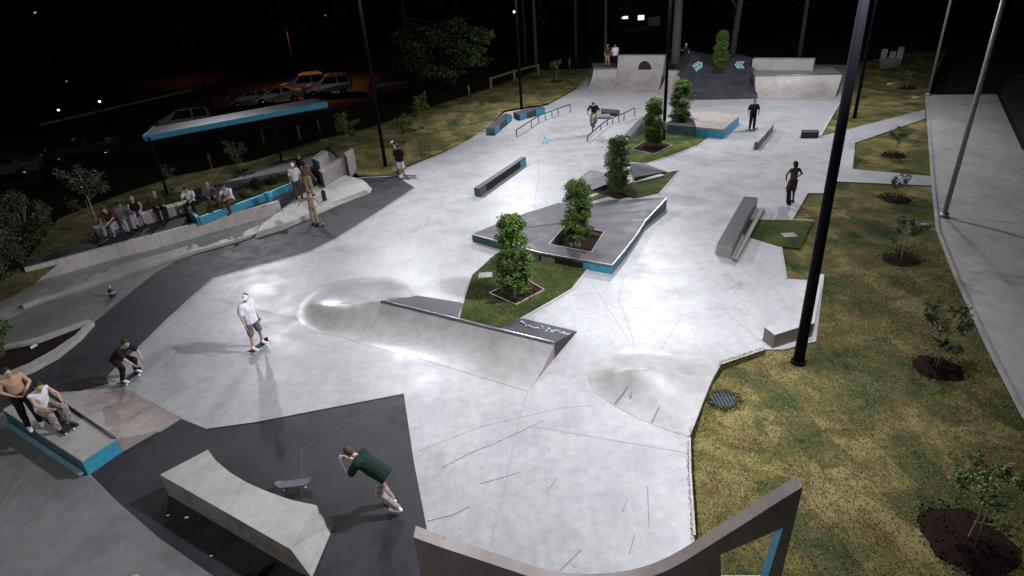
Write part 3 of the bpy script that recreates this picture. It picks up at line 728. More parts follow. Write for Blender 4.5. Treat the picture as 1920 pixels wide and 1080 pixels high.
# raised rounded pad right of the terrace
t = thing('raised_bank', 'pale raised bank with rounded tip beside the standing group', 'skate bank')
rim = [(480, 436), (530, 420), (575, 401), (622, 378), (660, 364), (686, 355), (690, 347), (682, 339), (668, 333), (640, 326), (610, 338), (575, 357), (545, 378), (520, 398), (490, 420)]
bm = bmesh.new(); T_ = [P(x, y, .22) for x, y in rim]; cen = sum(T_, Vector())/len(T_)
bot = []
for v in T_:
    d = (v-cen); d.z = 0; d.normalize(); bot.append(Vector((v.x+d.x*.18, v.y+d.y*.18, 0)))
tv = [bm.verts.new(v) for v in T_]; bv = [bm.verts.new(v) for v in bot]
f = bm.faces.new(tv)
for i in range(len(tv)): bm.faces.new((tv[i], bv[i], bv[(i+1) % len(tv)], tv[(i+1) % len(tv)]))
bmesh.ops.triangulate(bm, faces=[f]); bevel(from_bm('bank_body', bm, M['kerbc'], t), .04, 3)
# two end walls
t = thing('side_wall', 'left of the two pale stub walls at the terrace end', 'wall')
prism('wall_block', [(584, 297, 1.35), (603, 281, 1.35), (614, 283, 1.35), (598, 302, 1.35)], .2, M['kerbc'], t)
t = thing('side_wall', 'right of the two pale stub walls, longer and stepped', 'wall')
prism('wall_block', [P(596, 318, .95), P(643, 291, .95), P(650, 295, .95), P(604, 324, .95)], .0, M['warm'], t)
prism('wall_block', [P(644, 287, 1.15), P(659, 277, 1.15), P(663, 280, 1.15), P(650, 293, 1.15)], .0, M['kerbc'], t)
# planter
t = thing('planter_kerb', 'light blue topped kerb round the green planter on the terrace', 'planter')
pk = [P(352, 392, zt+.3), P(372, 408, zt+.3), P(440, 384, zt+.3), P(500, 362, zt+.3), P(545, 343, zt+.3), P(560, 326, zt+.3)]
for a, b in zip(pk, pk[1:]):
    bar('blue_kerb', a, b, .16, .3, M['blue'], t); bar('pale_cap', a+Vector((0, 0, .012)), b+Vector((0, 0, .012)), .12, .01, M['bluelt'], t, 0)
st('planter_turf', [P(356, 392, zt+.24), P(374, 405, zt+.24), P(440, 381, zt+.24), P(500, 359, zt+.24), P(543, 340, zt+.24), P(556, 324, zt+.24), P(520, 328, zt+.24), P(460, 344, zt+.24), P(400, 368, zt+.24)], 'turf', 0)
# seat wall
t = thing('seat_wall', 'long low concrete seat where the row of people sit', 'bench')
sw = resample([P(176, 428, zt+.42), P(243, 408, zt+.42), P(300, 391, zt+.42), P(352, 377, zt+.42)], 8)
for a, b in zip(sw, sw[1:]): bar('seat_block', a.lerp(b, .03), b.lerp(a, .03), .55, .42, M['kerbc'], t, .015)

# ------------------------------------------------------------------ far ramps
t = thing('quarter_pipe', 'pale far quarter pipe with a raised centre and half round opening', 'ramp')
segs = [([P(1098, 169), P(1150, 170)], [P(1113, 131, 1.3), P(1158, 130, 1.3)]),
        ([P(1150, 170), P(1232, 172)], [P(1159, 104, 2.25), P(1247, 104, 2.25)]),
        ([P(1232, 172), P(1262, 190)], [P(1250, 133, 1.3), P(1278, 134, 1.3)])]
for bts, tps in segs:
    rows = quarter(resample(bts, 10), resample(tps, 10), 12, 60)
    for v in rows[0]: v.z += .01
    grid_surface('transition', rows, M['warm'], t)
    side_face('side_wall', [r[0] for r in rows], 0, M['wallc'], t); side_face('side_wall', [r[-1] for r in rows], 0, M['kerbc'], t)
    lp, rp = rows[-1][0], rows[-1][-1]
    dn = Vector((-(rp-lp).y, (rp-lp).x, 0)).normalized(); bar('deck', lp+dn*.31, rp+dn*.31, .6, lp.z, M['warm'], t)
    if lp.z > 2: seg_c = rows
ca, cb = seg_c[-1][0], seg_c[-1][-1]; cm = seg_c[9][4]
pl_ = (seg_c[8][2], seg_c[8][7], seg_c[12][4])
cvs = [onplane(1209.5+12*math.cos(k*math.pi/12), 130-15*math.sin(k*math.pi/12), *pl_, .07) for k in range(13)]
bvs = [v+Vector((0, .06, 0)) for v in cvs]; bm = bmesh.new()
f_ = [bm.verts.new(v) for v in cvs]; g_ = [bm.verts.new(v) for v in bvs]; bm.faces.new(f_)
for i in range(13): bm.faces.new((f_[i], g_[i], g_[(i+1) % 13], f_[(i+1) % 13]))
to_ = from_bm('tunnel_opening', bm, M['black'], t)
# side kerb of the left wing
edging([(1085, 166), (1112, 127)], .35)
# dark bank with arrows
t = thing('dark_bank', 'dark far bank with pale blue arrows and a tree pit', 'skate bank')
a, b, c, d, e, f = P(1290, 187, .01), P(1421, 185, .01), P(1412, 109, 1.9), P(1355, 111, 1.9), P(1302, 99, 2.3), P(1277, 143, 1.15)
m1 = P(1330, 187, .01)
for q in ([a, m1, e], [m1, d, e], [a, e, f], [m1, b, c, d]):
    bm = bmesh.new(); vs_ = [bm.verts.new(v) for v in q]; ff = bm.faces.new(vs_); bmesh.ops.triangulate(bm, faces=[ff]); from_bm('bank_face', bm, M['mid'], t)
bm = bmesh.new(); bq = [c, d, e, f]; bm2 = [bm.verts.new(v) for v in bq]; bb = [bm.verts.new((v.x, v.y+2.5, v.z)) for v in bq]
for i in range(3): bm.faces.new((bm2[i], bb[i], bb[i+1], bm2[i+1]))
from_bm('bank_deck', bm, M['mid'], t)
pit = [onplane(x, y, m1, b, c, .03) for x, y in ((1331, 138), (1356, 138), (1353, 114), (1346, 114))]
bm = bmesh.new(); bm.faces.new([bm.verts.new(v) for v in pit]); from_bm('tree_pit', bm, M['black'], t)
def arrow(cx, cy, pl, sgn, rot=0.0):
    for k in range(3):
        bm = bmesh.new(); x0 = cx+sgn*(k*5.2-5)
        pts = [(x0, cy), (x0+sgn*6, cy-7), (x0+sgn*9, cy-7), (x0+sgn*3.5, cy), (x0+sgn*9, cy+7), (x0+sgn*6, cy+7)]
        pp = []
        for x, y in pts:
            dx, dy = x-cx, y-cy; pp.append(onplane(cx+dx*math.cos(rot)-dy*math.sin(rot), cy+dx*math.sin(rot)+dy*math.cos(rot), *pl, .025))
        ff = bm.faces.new([bm.verts.new(v) for v in pp]); bmesh.ops.triangulate(bm, faces=[ff]); from_bm('arrow_marking', bm, M['marking'], t)
arrow(1382, 122, (m1, b, c), 1); arrow(1313, 121, (m1, d, e), -1, -.6)
# right quarter pipe
t = thing('quarter_pipe', 'wide pale quarter pipe at the far right end of the park', 'ramp')
rows = quarter(resample([P(1422, 186), P(1562, 187)], 16), resample([P(1416, 143, 1.25), P(1579, 139, 1.25)], 16), 12, 72)
for v in rows[0]: v.z += .01
grid_surface('transition', rows, M['warm'], t)
side_face('side_wall', [r[0] for r in rows], 0, M['wallc'], t); side_face('side_wall', [r[-1] for r in rows], 0, M['dark'], t)  # right end: its shadow is put into the colour with charcoal
tube('coping', [rows[-1][0]+Vector((0, 0, .02)), rows[-1][-1]+Vector((0, 0, .02))], .04, M['steel'], t)
lp, rp = rows[-1][0], rows[-1][-1]; dn = Vector((-(rp-lp).y, (rp-lp).x, 0)).normalized(); bar('deck', lp+dn*1.51, rp+dn*1.51, 3, 1.25, M['grey'], t)
q0 = P(1416, 131, 1.26); q1 = P(1531, 133, 1.26)
o = bar('wall_block', q0+Vector((0, .5, .75)), q1+Vector((0, .5, .75)), .9, .75, M['timber' if False else 'kerbc']); o.name = 'deck_wall'; tag(o, 'low cream block wall standing on the deck of the far right ramp', 'wall')
# small wedge bank by the footpath
t = thing('folded_bank', 'small pale hipped bank behind the nearest pole at the path end', 'skate bank')
prism('bank_top', [P(1540, 268, .1), P(1575, 272, .35), P(1603, 282, .35), P(1598, 316, .02), P(1560, 300, .02), P(1535, 285, .02)], -.01, M['slab'], t)

# ------------------------------------------------------------------ thin court poles
for (px, py, tx, ty), lb in zip(((1740, 178, 1783, 0), (1770, 405, 1872, 0)), ('farther grey steel pole at the court edge', 'nearer grey steel pole at the court edge')):
    q = P(px, py, 0)
    t = thing('court_pole', lb, 'pole', q, 0, 'grey steel poles along the court')
    tube('pole', [(0, 0, -.1), (0, 0, 11)], .085, M['gpole'], t, 12); tube('base_collar', [(0, 0, -.02), (0, 0, .12)], .15, M['gpole'], t, 12)
    tube('cap', [(0, 0, 11), (0, 0, 11.1)], .1, M['gpole'], t, 12)

# ------------------------------------------------------------------ foliage
def rand_dir():
    while True:
        v = Vector((random.uniform(-1, 1), random.uniform(-1, 1), random.uniform(-1, 1)))
        if .05 < v.length < 1: return v.normalized()
def leaves(name, pts, size, mat, parent, elong=2.0):
    vs = []; fs = []
    for p in pts:
        d = rand_dir(); d.z = d.z*.7 - .1; d.normalize(); s = d.cross(rand_dir()).normalized(); L = size*random.uniform(.6, 1.3); b = len(vs)
        w_ = L/elong; up = d.cross(s)*L*.12
        vs += [tuple(p), tuple(p+d*L*.5+s*w_*.5-up), tuple(p+d*L), tuple(p+d*L*.5-s*w_*.5-up)]
        fs += [(b, b+1, b+2), (b, b+2, b+3)]
    me = bpy.data.meshes.new(name); me.from_pydata(vs, [], fs); return link(name, me, mat, parent)
def hedge_tree(loc, label):
    t = thing('hedge_tree', label, 'tree', loc, 0, 'columnar hedge trees down the middle of the park')
    bm = bmesh.new(); tube_bm(bm, [(0, 0, -.05), (.02, 0, .6), (-.02, .03, 1.5), (0, 0, 2.5)], [.045, .035, .025, .01], 7)
    for k in range(14):
        a = k*2.4; z = .35+k*.14; tube_bm(bm, [(0, 0, z), (.2*math.cos(a), .2*math.sin(a), z+.2), (.3*math.cos(a), .3*math.sin(a), z+.45)], [.014, .01, .004], 5)
    from_bm('trunk', bm, M['twig'], t)
    clumps = []
    for k in range(118):
        z = .35+2.4*random.random()**1.15; rr = (.60 if z < 1.9 else .60-.36*((z-1.9)/.85)**1.3)*(.75+.35*mnoise.noise(Vector((z*2.1, 3, 1))))
        if z < .6: rr *= .75
        a = random.uniform(0, 6.28); q = rr*random.uniform(.45, 1.0); clumps.append((Vector((q*math.cos(a), q*math.sin(a), z)), random.uniform(.09, .21)))
    pts = []
    for c, r_ in clumps:
        for _ in range(170): pts.append(c+rand_dir()*r_*random.random()**.4*Vector((1, 1, 1.15)).x)
    leaves('crown', pts, .078, M['hedge'], t, 2.1); return t
HT = [((966, 560), 398, 'nearest columnar hedge tree in a framed bark square'), ((1085, 462), 333, 'columnar hedge tree growing out of the slate pad'), ((1158, 360), 252, 'third columnar hedge tree between the dark folded slabs'),
      ((1224, 276), 181, 'fourth columnar hedge tree in the framed bed beside a light pole'), ((1273, 243), 147, 'fifth columnar hedge tree in front of the blue sided pad')]
proto = None
for i, ((px, py), ty, lb) in enumerate(HT):
    z0 = .08 if i == 1 else .02; q = P(px, py, z0); h = above(px, py, ty, z0).z-z0; s = h/2.93
    if proto is None: proto = hedge_tree(q, lb); proto.scale = (s*1.12, s*1.12, s)
    else: dup(proto, q, i*1.3, (s*1.28, s*1.28, s), lb)
q = P(1349, 136, 1.1); h = above(1349, 136, 55, 1.1).z-1.1; dup(proto, q, 4.0, (h/2.93*1.1, h/2.93*1.1, h/2.93), 'dim hedge tree growing from the pit in the far dark bank')
BARK = [(P(966, 552, .03), .55), (P(1224, 275, .03), .5), (P(1080, 450, .09), .6), (P(1155, 357, .03), .5)]
def sapling(loc, label, seed=0, dense=260, leaf=.10, mat='leafd', cat='tree', h=1.5):
    random.seed(seed)
    t = thing('sapling', label, cat, loc, 0, 'young saplings planted round the park')
    bm = bmesh.new(); tips = []
    tube_bm(bm, [(0, 0, -.05), (.03, .01, h*.35), (-.02, .02, h*.7), (.02, 0, h)], [.022, .018, .012, .005], 6); 
    for k in range(11):
        a = k*2.4+random.random(); z = h*random.uniform(.25, .85); L = h*random.uniform(.18, .34)
        e = Vector((L*math.cos(a), L*math.sin(a), z+L*.7)); tube_bm(bm, [(0, 0, z), (e*.5+Vector((0, 0, z*.5))), e], [.01, .007, .003], 4); tips += [e, e*.75+Vector((0, 0, z*.25))]
    tips.append(Vector((.02, 0, h)))
    from_bm('stem', bm, M['twig'], t)
    tube('stake', [(.16, .05, -.1), (.13, .04, h*.52)], .014, M['timber'], t, 6)
    pts = []
    for k in range(dense):
        c = random.choice(tips); pts.append(c+rand_dir()*random.uniform(0, .13)*h*.75)
    leaves('foliage', pts, leaf, M[mat], t, 2.4); return t
SP_ = [(1676, 290, 236, 'small leggy sapling between the two pale footpaths'), (1680, 372, 322, 'sapling just below the lower pale footpath'), (1690, 485, 402, 'two tiered sapling in the right lawn near the white pit cover'),
       (1757, 688, 566, 'dark leafy sapling in a bark circle halfway down the right lawn'), (1815, 1010, 865, 'large pale leaved sapling at the near right'),
       (657, 285, 205, 'bare spreading sapling behind the stub walls'), (762, 270, 212, 'yellow green sapling left of the lawn edge near the pole'), (790, 242, 176, 'tall thin sapling at the dark edge of the left lawn'),
       (190, 432, 305, 'leaning sapling behind the seated row'), (452, 322, 262, 'dim sapling behind the terrace planter'), (1043, 153, 110, 'small sapling far up the left lawn'), (322, 352, 305, 'dim sapling under the shelter roof'),
       (1700, 165, 130, 'faint sapling at the far right edge of the lawn')]
protos = [sapling((0, 0, 0), 'x', 3, 620, .11), sapling((0, 0, 0), 'x', 11, 700, .12)]; used = [False, False]
for i, (px, py, ty, lb) in enumerate(SP_):
    z0 = .5 if px in (190, 452, 322) else 0.0
    q = P(px, py, z0); h = min(3.4, above(px, py, ty, z0).z-z0); k = i % 2; s = h/1.72
    if not used[k]: used[k] = True; o = protos[k]; o.location = q; o.scale = (s, s, s); o['label'] = lb
    else: o = dup(protos[k], q, i*1.1, s, lb)
    if px in (1815, 657, 1043, 762, 790):
        for ch in o.children:
            if ch.name.startswith('foliage'):
                ch.data = ch.data.copy(); ch.data.materials[0] = M['leafg']
    if px not in (190, 322):
        r_ = .55 if px > 1600 else .5
        if px == 1815: r_ = .75
        BARK.append((q.copy(), r_)); cc = q+Vector((0, 0, -.01 if px < 1600 else -.03)); ring = [cc+Vector((r_*math.cos(a)*random.uniform(.88, 1.1), r_*math.sin(a)*random.uniform(.85, 1.1), .0)) for a in [2*math.pi*k_/18 for k_ in range(18)]]
        bm = bmesh.new(); c0 = bm.verts.new(cc+Vector((0, 0, .07))); rv = [bm.verts.new(v+Vector((0, 0, -.01))) for v in ring]; r2 = [bm.verts.new(cc.lerp(v, .7)+Vector((0, 0, .055))) for v in ring]
        for k_ in range(18): bm.faces.new((rv[k_], rv[(k_+1) % 18], r2[(k_+1) % 18], r2[k_])); bm.faces.new((r2[k_], r2[(k_+1) % 18], c0))
        from_bm('mulch_bed', bm, M['mulch'], None, True)['kind'] = 'structure'
random.seed(21)
def bush(loc, r_, h, n, size, label, mat='leafd', name='shrub'):
    t = thing(name, label, 'shrub', loc)
    bm = bmesh.new()
    for k in range(9):
        a = k*2.4; tube_bm(bm, [(0, 0, 0), (r_*.3*math.cos(a), r_*.3*math.sin(a), h*.5), (r_*.6*math.cos(a), r_*.6*math.sin(a), h*.85)], [.03, .02, .008], 5)
    from_bm('stems', bm, M['twig'], t); pts = []
    for k in range(26):
        a = random.uniform(0, 6.28); q = r_*random.random()**.5; z = random.uniform(.2, 1)*h*(1-.35*(q/r_)**2); c = Vector((q*math.cos(a), q*math.sin(a), z))
        for _ in range(n//26): pts.append(c+rand_dir()*random.random()**.5*r_*.35)
    leaves('foliage', pts, size, M[mat], t); return t
bush(P(55, 465, .5), 1.0, 2.4, 5200, .12, 'big dark shrub left of the seated row')
bush(P(8, 520, .3), .9, 2.0, 3000, .12, 'dark shrub cut by the left edge of the photo below the big shrub')
bush(P(2, 668, 0), .45, 1.5, 1500, .12, 'green bushy plant in the bark bed at the left edge', 'hedge')
# lit broad tree at the left background
def big_tree(base, h, crown_c, cr_, n, label, size=.3, mat='leafg', trunk_r=.25, forks=()):
    t = thing('broad_tree', label, 'tree', base)
    bm = bmesh.new(); tube_bm(bm, [(0, 0, -.6), (.1, 0, h*.3), (0, .1, h*.6), (.1, .1, h)], [trunk_r*1.3, trunk_r, trunk_r*.7, trunk_r*.25], 10); cl = []
    for k in range(16):
        a = k*2.4; z = h*random.uniform(.35, .8); L = random.uniform(.6, 1.0); e = Vector(crown_c)+Vector((cr_[0]*L*math.cos(a), cr_[1]*L*math.sin(a), cr_[2]*random.uniform(-.6, .7)))
        tube_bm(bm, [(0, 0, z), (e*.5+Vector((0, 0, z*.5+.3))), e], [trunk_r*.35, trunk_r*.2, .03], 6); cl.append(e)
    from_bm('trunk', bm, M['darkbark'], t); pts = []
    for k in range(46):
        d = rand_dir(); e = Vector(crown_c)+Vector((d.x*cr_[0], d.y*cr_[1], d.z*cr_[2]))*random.uniform(.55, 1.0); cl.append(e)
    for c in cl:
        for _ in range(n//len(cl)): d = rand_dir()*random.random()**.5; pts.append(c+Vector((d.x*1.2, d.y*1.2, d.z*.45)))
    leaves('crown', pts, size, M[mat], t, 1.8); return t
bt = P(775, 178, -.3); big_tree(bt, 8, (2.9, -1.5, 3.7), (4.2, 3.4, 2.3), 15000, 'broad tree with floodlit leaves left of centre in the background', mat='leafn')
# gum trunks
def gum(px, py, r0, r1, hh, label, lean=(0, 0), fork=False, z0=-.5):
    q = P(px, py, 0); q.z = z0; t = thing('gum_tree', label, 'tree', q, 0, 'tall gum trees in the dark background')
    bm = bmesh.new(); tube_bm(bm, [(0, 0, -.3), (lean[0]*.1, 0, hh*.15), (lean[0]*.5, lean[1]*.5, hh*.5), (lean[0], lean[1], hh)], [r0*1.15, r0, (r0+r1)/2, r1], 12)
    if fork:
        tube_bm(bm, [(0, 0, hh*.28), (-2.2, 0, hh*.45), (-4.5, 0, hh*.8)], [r0*.5, r0*.4, r0*.2], 8); tube_bm(bm, [(.1, 0, hh*.28), (.9, 0, hh*.5), (1.6, 0, hh*.9)], [r0*.6, r0*.5, r0*.3], 8)
    from_bm('trunk', bm, M['bark'], t, True)
    pts = []
    for k in range(18):
        c = Vector((lean[0], lean[1], hh))+Vector((random.gauss(0, 2), random.gauss(0, 2), random.uniform(-1, 2.5)))
        for _ in range(70): pts.append(c+rand_dir()*random.random()*1.2)
    leaves('crown', pts, .35, M['leafd'], t, 2.5)
    return t
gum(1265, 138, .38, .28, 17, 'thick pale gum trunk behind the far ramps')
gum(1372, 112, .28, .2, 18, 'forked gum trunk behind the dark bank', (1, 0), True)
gum(1005, 118, .2, .14, 18, 'thin faint gum trunk left of the far standing pair')
gum(985, 105, .16, .12, 18, 'slender faint gum trunk above the far lawn')
gum(1135, 112, .16, .1, 15, 'thin gum stem behind the far standing pair')
gum(1500, 100, .2, .14, 18, 'faint gum trunk behind the far right ramp')
gum(1080, 98, .2, .14, 18, 'faint gum trunk between the small sapling and the far ramp')
# woods behind: one mass
pts = []
random.seed(5)
for k in range(420):
    a = random.uniform(R(40), R(140)); d = random.uniform(95, 150); z = random.uniform(0, 14)
    c = Vector((d*math.cos(a)*1.5, d*math.sin(a), z))
    for _ in range(36): pts.append(c+rand_dir()*random.random()*3.2)
o = leaves('woodland', pts, .9, M['leafd'], None, 1.8); tag(o, 'dark woodland mass closing the background', 'woodland', kind='stuff')

# ------------------------------------------------------------------ grass blades
def blades(name, polypx, n, mat, zz, hgt, label, seed):
    random.seed(seed); vs = []; fs = []; poly = polypx
    def inside(x, y):
        c = False; j = len(poly)-1
        for i in range(len(poly)):
            xi, yi = poly[i]; xj, yj = poly[j]
            if (yi > y) != (yj > y) and x < (xj-xi)*(y-yi)/(yj-yi)+xi: c = not c
            j = i
        return c
    W_ = [P(*p) for p in poly]; poly = [(v.x, v.y) for v in W_]; x0, x1 = min(v.x for v in W_), max(v.x for v in W_); y0, y1 = min(v.y for v in W_), max(v.y for v in W_); k = 0
    while k < n:
        x, y = random.uniform(x0, x1), random.uniform(y0, y1)
        if not inside(x, y): continue
        k += 1; a = random.uniform(0, 6.28); h = hgt*random.uniform(.5, 1.3); w_ = .012; l1, l2 = random.uniform(-.03, .03), random.uniform(-.03, .03); b = len(vs)
        vs += [(x-w_*math.cos(a), y-w_*math.sin(a), zz), (x+w_*math.cos(a), y+w_*math.sin(a), zz), (x+l1, y+l2, zz+h)]; fs.append((b, b+1, b+2))
    me = bpy.data.meshes.new(name); me.from_pydata(vs, [], fs); tag(link(name, me, M[mat]), label, 'grass', kind='stuff')
blades('lawn_grass', [(1305, 1085), (1297, 822), (1335, 720), (1358, 685), (1500, 640), (1552, 520), (1700, 450), (1755, 440), (1790, 525), (1850, 655), (1930, 800), (1990, 1085)], 45000, 'blade', -.05, .03, 'patchy straw coloured grass of the right lawn', 1)
blades('turf_grass', isl1, 9000, 'tblade', .012, .035, 'short green grass round the nearest hedge tree', 2)

blades('edge_grass', [(1300, 1085), (1296, 1003), (1288, 880), (1288, 818), (1312, 750), (1328, 715), (1350, 678), (1432, 652), (1436, 662), (1356, 692), (1338, 718), (1322, 755), (1300, 825), (1302, 880), (1310, 1000), (1312, 1085)], 5000, 'blade', -.05, .085, 'ragged grass growing along the slab edge', 4)
random.seed(8); cp = []
for q_, rr_ in BARK:
    for _ in range(int(260*rr_)):
        a = random.uniform(0, 6.28); d = rr_*math.sqrt(random.random())*1.18; cp.append(Vector((q_.x+d*math.cos(a), q_.y+d*math.sin(a), q_.z+.03+random.random()*.03+(.04 if d < rr_*.8 else -.02))))
tag(leaves('bark_chips', cp, .075, M['mulch'], None, 1.6), 'loose bark chips in and around the tree beds', 'bark', kind='stuff')
# ------------------------------------------------------------------ people
def ellp(c, r, basis=None, n=10):
    """points of an ellipsoid"""
    out = []
    for i in range(1, n):
        th = math.pi*i/n
        for j in range(n+2):
            ph = 2*math.pi*j/(n+2); v = Vector((r[0]*math.sin(th)*math.cos(ph), r[1]*math.sin(th)*math.sin(ph), r[2]*math.cos(th)))
            if basis: v = basis @ v
            out.append(Vector(c)+v)
    v = Vector((0, 0, r[2])); v = basis @ v if basis else v; out += [Vector(c)+v, Vector(c)-v]
    return out
def hull(bm, pts):
    tb = bmesh.new()
    for p in pts: tb.verts.new(p)
    bmesh.ops.convex_hull(tb, input=tb.verts)
    for v in [v for v in tb.verts if not v.link_faces]: tb.verts.remove(v)
    me = bpy.data.meshes.new('tmp'); tb.to_mesh(me); tb.free(); bm.from_mesh(me); bpy.data.meshes.remove(me)
def cap(bm, a, b, ra, rb, n=8): hull(bm, ellp(a, (ra,)*3, None, n)+ellp(b, (rb,)*3, None, n))
def remesh(name, bm, vox, mat, parent, sm=3, crease=0.0):
    me = bpy.data.meshes.new(name); bm.to_mesh(me); bm.free(); o = bpy.data.objects.new(name, me); COL.objects.link(o)
    r_ = o.modifiers.new('r', 'REMESH'); r_.mode = 'VOXEL'; r_.voxel_size = vox
    if sm: s = o.modifiers.new('s', 'SMOOTH'); s.factor = .5; s.iterations = sm
    for m in o.modifiers: m.show_viewport = False
    PENDING.append((o, mat, crease)); o.parent = parent
    return o
PENDING = []
def finish_remesh():
    done = []
    for o, mat, crease in PENDING:
        for m in o.modifiers: m.show_viewport = True
        dg = bpy.context.evaluated_depsgraph_get(); done.append(bpy.data.meshes.new_from_object(o.evaluated_get(dg)))
        for m in o.modifiers: m.show_viewport = False
    for (o, mat, crease), m2 in zip(PENDING, done):
        old = o.data; o.modifiers.clear(); m2.name = o.name
        if crease:
            nn_ = [v.normal.copy() for v in m2.vertices]
            for v, vn in zip(m2.vertices, nn_):
                p = v.co; k_ = mnoise.noise(Vector((p.x*9, p.y*9, p.z*5)))*crease+mnoise.noise(Vector((p.x*20, p.y*20, p.z*9+5)))*crease*.5
                v.co = p+vn*k_
        m2.materials.clear(); m2.materials.append(mat); o.data = m2; bpy.data.meshes.remove(old)
        for p in m2.polygons: p.use_smooth = True
def basis_for(fwd, upv):
    u = Vector(upv).normalized(); f = Vector(fwd); f = (f-u*f.dot(u)).normalized(); r_ = f.cross(u); return Matrix((r_, f, u)).transposed()
STAND = dict(pelvis=(0, 0, .95), chest=(0, 0, 1.27), neck=(0, .0, 1.46), head=(0, .03, 1.61),
             shR=(.18, 0, 1.41), elR=(.24, -.03, 1.13), haR=(.25, .08, .90), shL=(-.18, 0, 1.41), elL=(-.24, -.03, 1.13), haL=(-.25, .08, .90),
             hiR=(.09, 0, .92), knR=(.11, .03, .50), anR=(.12, -.01, .09), hiL=(-.09, 0, .92), knL=(-.11, .03, .50), anL=(-.12, -.01, .09))
def person(label, loc, rz, pose=None, top=None, bottom=None, shoes=None, hair=None, skin=(.42, .25, .18), sleeve='short', legs='long', capm=None, look=None, sc_=1.0, fine=False, loose=.0, longhair=False, apose=None, footdir=None):
    J = dict(STAND)
    if pose: J.update(pose)
    J = {k_: Vector(v) for k_, v in J.items()}
    t = thing('person', label, 'person', loc, rz); t.scale = (sc_,)*3
    vox = .0085 if fine else .013
    sm = skinm('skin_%d' % len(bpy.data.materials), skin)
    upt = (J['neck']-J['pelvis']).normalized(); sd = (J['shR']-J['shL']).normalized(); fwd = upt.cross(sd)*-1
    fwd = sd.cross(upt)*-1 if sd.cross(upt).y < 0 else sd.cross(upt)
    fwd = upt.cross(sd)
    B = Matrix((sd, fwd, sd.cross(fwd))).transposed()
    hd_up = (J['head']-J['neck']).normalized(); lk = Vector(look) if look else fwd
    HB = basis_for(lk, hd_up if not look else (hd_up*.6+Vector((0, 0, .4))))
    bm = bmesh.new()
    hull(bm, ellp(J['pelvis'], (.155, .105, .10), B)+ellp(J['pelvis'].lerp(J['chest'], .5), (.13, .09, .06), B)+ellp(J['chest'], (.155, .105, .12), B))
    hull(bm, ellp(J['chest'], (.15, .1, .10), B)+ellp(J['shR'], (.055,)*3)+ellp(J['shL'], (.055,)*3)+ellp(J['neck']-upt*.05, (.06,)*3))
    cap(bm, J['neck']-upt*.06, J['head']-hd_up*.05, .056, .05)
    hc = J['head']
    def hp_(x, y, z): return hc+HB @ Vector((x, y, z))
    hull(bm, ellp(hp_(0, -.012, .03), (.076, .093, .085), HB)+ellp(hp_(0, .03, -.055), (.048, .05, .045), HB))
    hull(bm, ellp(hp_(0, .075, .0), (.009, .012, .02), HB, 6)+ellp(hp_(0, .098, -.022), (.013, .011, .009), HB, 6))
    hull(bm, ellp(hp_(0, .076, -.055), (.022, .012, .007), HB, 6)); hull(bm, ellp(hp_(0, .066, -.085), (.02, .016, .012), HB, 6))
    for s in (-1, 1): hull(bm, ellp(hp_(s*.077, -.005, -.005), (.010, .018, .028), HB, 6))
    hull(bm, ellp(hp_(.03, .078, .028), (.02, .012, .007), HB, 6)+ellp(hp_(-.03, .078, .028), (.02, .012, .007), HB, 6))
    for S in 'RL':
        sgn = 1 if S == 'R' else -1; sh, el, ha = J['sh'+S], J['el'+S], J['ha'+S]
        cap(bm, sh, el, .052, .038); cap(bm, el, ha, .04, .026)
        d = (ha-el).normalized(); inw = (-sd*sgn); side = d.cross(inw)
        if side.length < .2: side = d.cross(Vector((0, 0, 1)))
        side.normalize(); inw = side.cross(d).normalized()
        if inw.dot(-sd*sgn) < 0: inw = -inw
        HBs = Matrix((side, inw, d)).transposed()
        pc = ha+d*.05; hull(bm, ellp(pc, (.042, .016, .05), HBs))
        fr_ = .0095 if fine else .011
        for k_, (ox, ln) in enumerate(((-.030, .062), (-.010, .075), (.010, .070), (.030, .055))):
            b0 = ha+d*.085+side*ox; m0 = b0+d*ln*.55+inw*.012; e0 = m0+d*ln*.3+inw*ln*.45
            cap(bm, b0-d*.02, m0, fr_, fr_*.95, 5); cap(bm, m0, e0, fr_*.95, fr_*.8, 5)
        b0 = ha+d*.03-side*.035; m0 = b0-side*.025+d*.03+inw*.015; cap(bm, b0, m0, .013, .011, 5); cap(bm, m0, m0+d*.03+inw*.01, .011, .009, 5)
        hi, kn, an = J['hi'+S], J['kn'+S], J['an'+S]
        cap(bm, hi, kn, .085, .055); cap(bm, kn, an, .055, .037); hull(bm, ellp(kn.lerp(an, .3)-(kn-an).cross(sd).normalized()*(.02 if (kn-an).cross(sd).y > 0 else -.02), (.052,)*3))
        fd = Vector(footdir) if footdir else (Vector((fwd.x, fwd.y, 0)) if fwd.length else Vector((0, 1, 0)))
        if fd.length < .2: fd = Vector((0, 1, 0))
        fd.normalize(); 
        if 'f'+S in J: fd = J['f'+S].normalized()
        J['_f'+S] = fd
        hull(bm, ellp(an-Vector((0, 0, .045))-fd*.03, (.034, .034, .034))+ellp(an-Vector((0, 0, .06))+fd*.14, (.034, .034, .022)))
    remesh('body', bm, vox, sm, t, 2)
    # eyes
    for s in (-1, 1):
        bm = bmesh.new(); bmesh.ops.create_uvsphere(bm, u_segments=8, v_segments=6, radius=.009, matrix=Matrix.Translation(hp_(s*.03, .079, .012))); from_bm('eye', bm, M['black'], t, True)
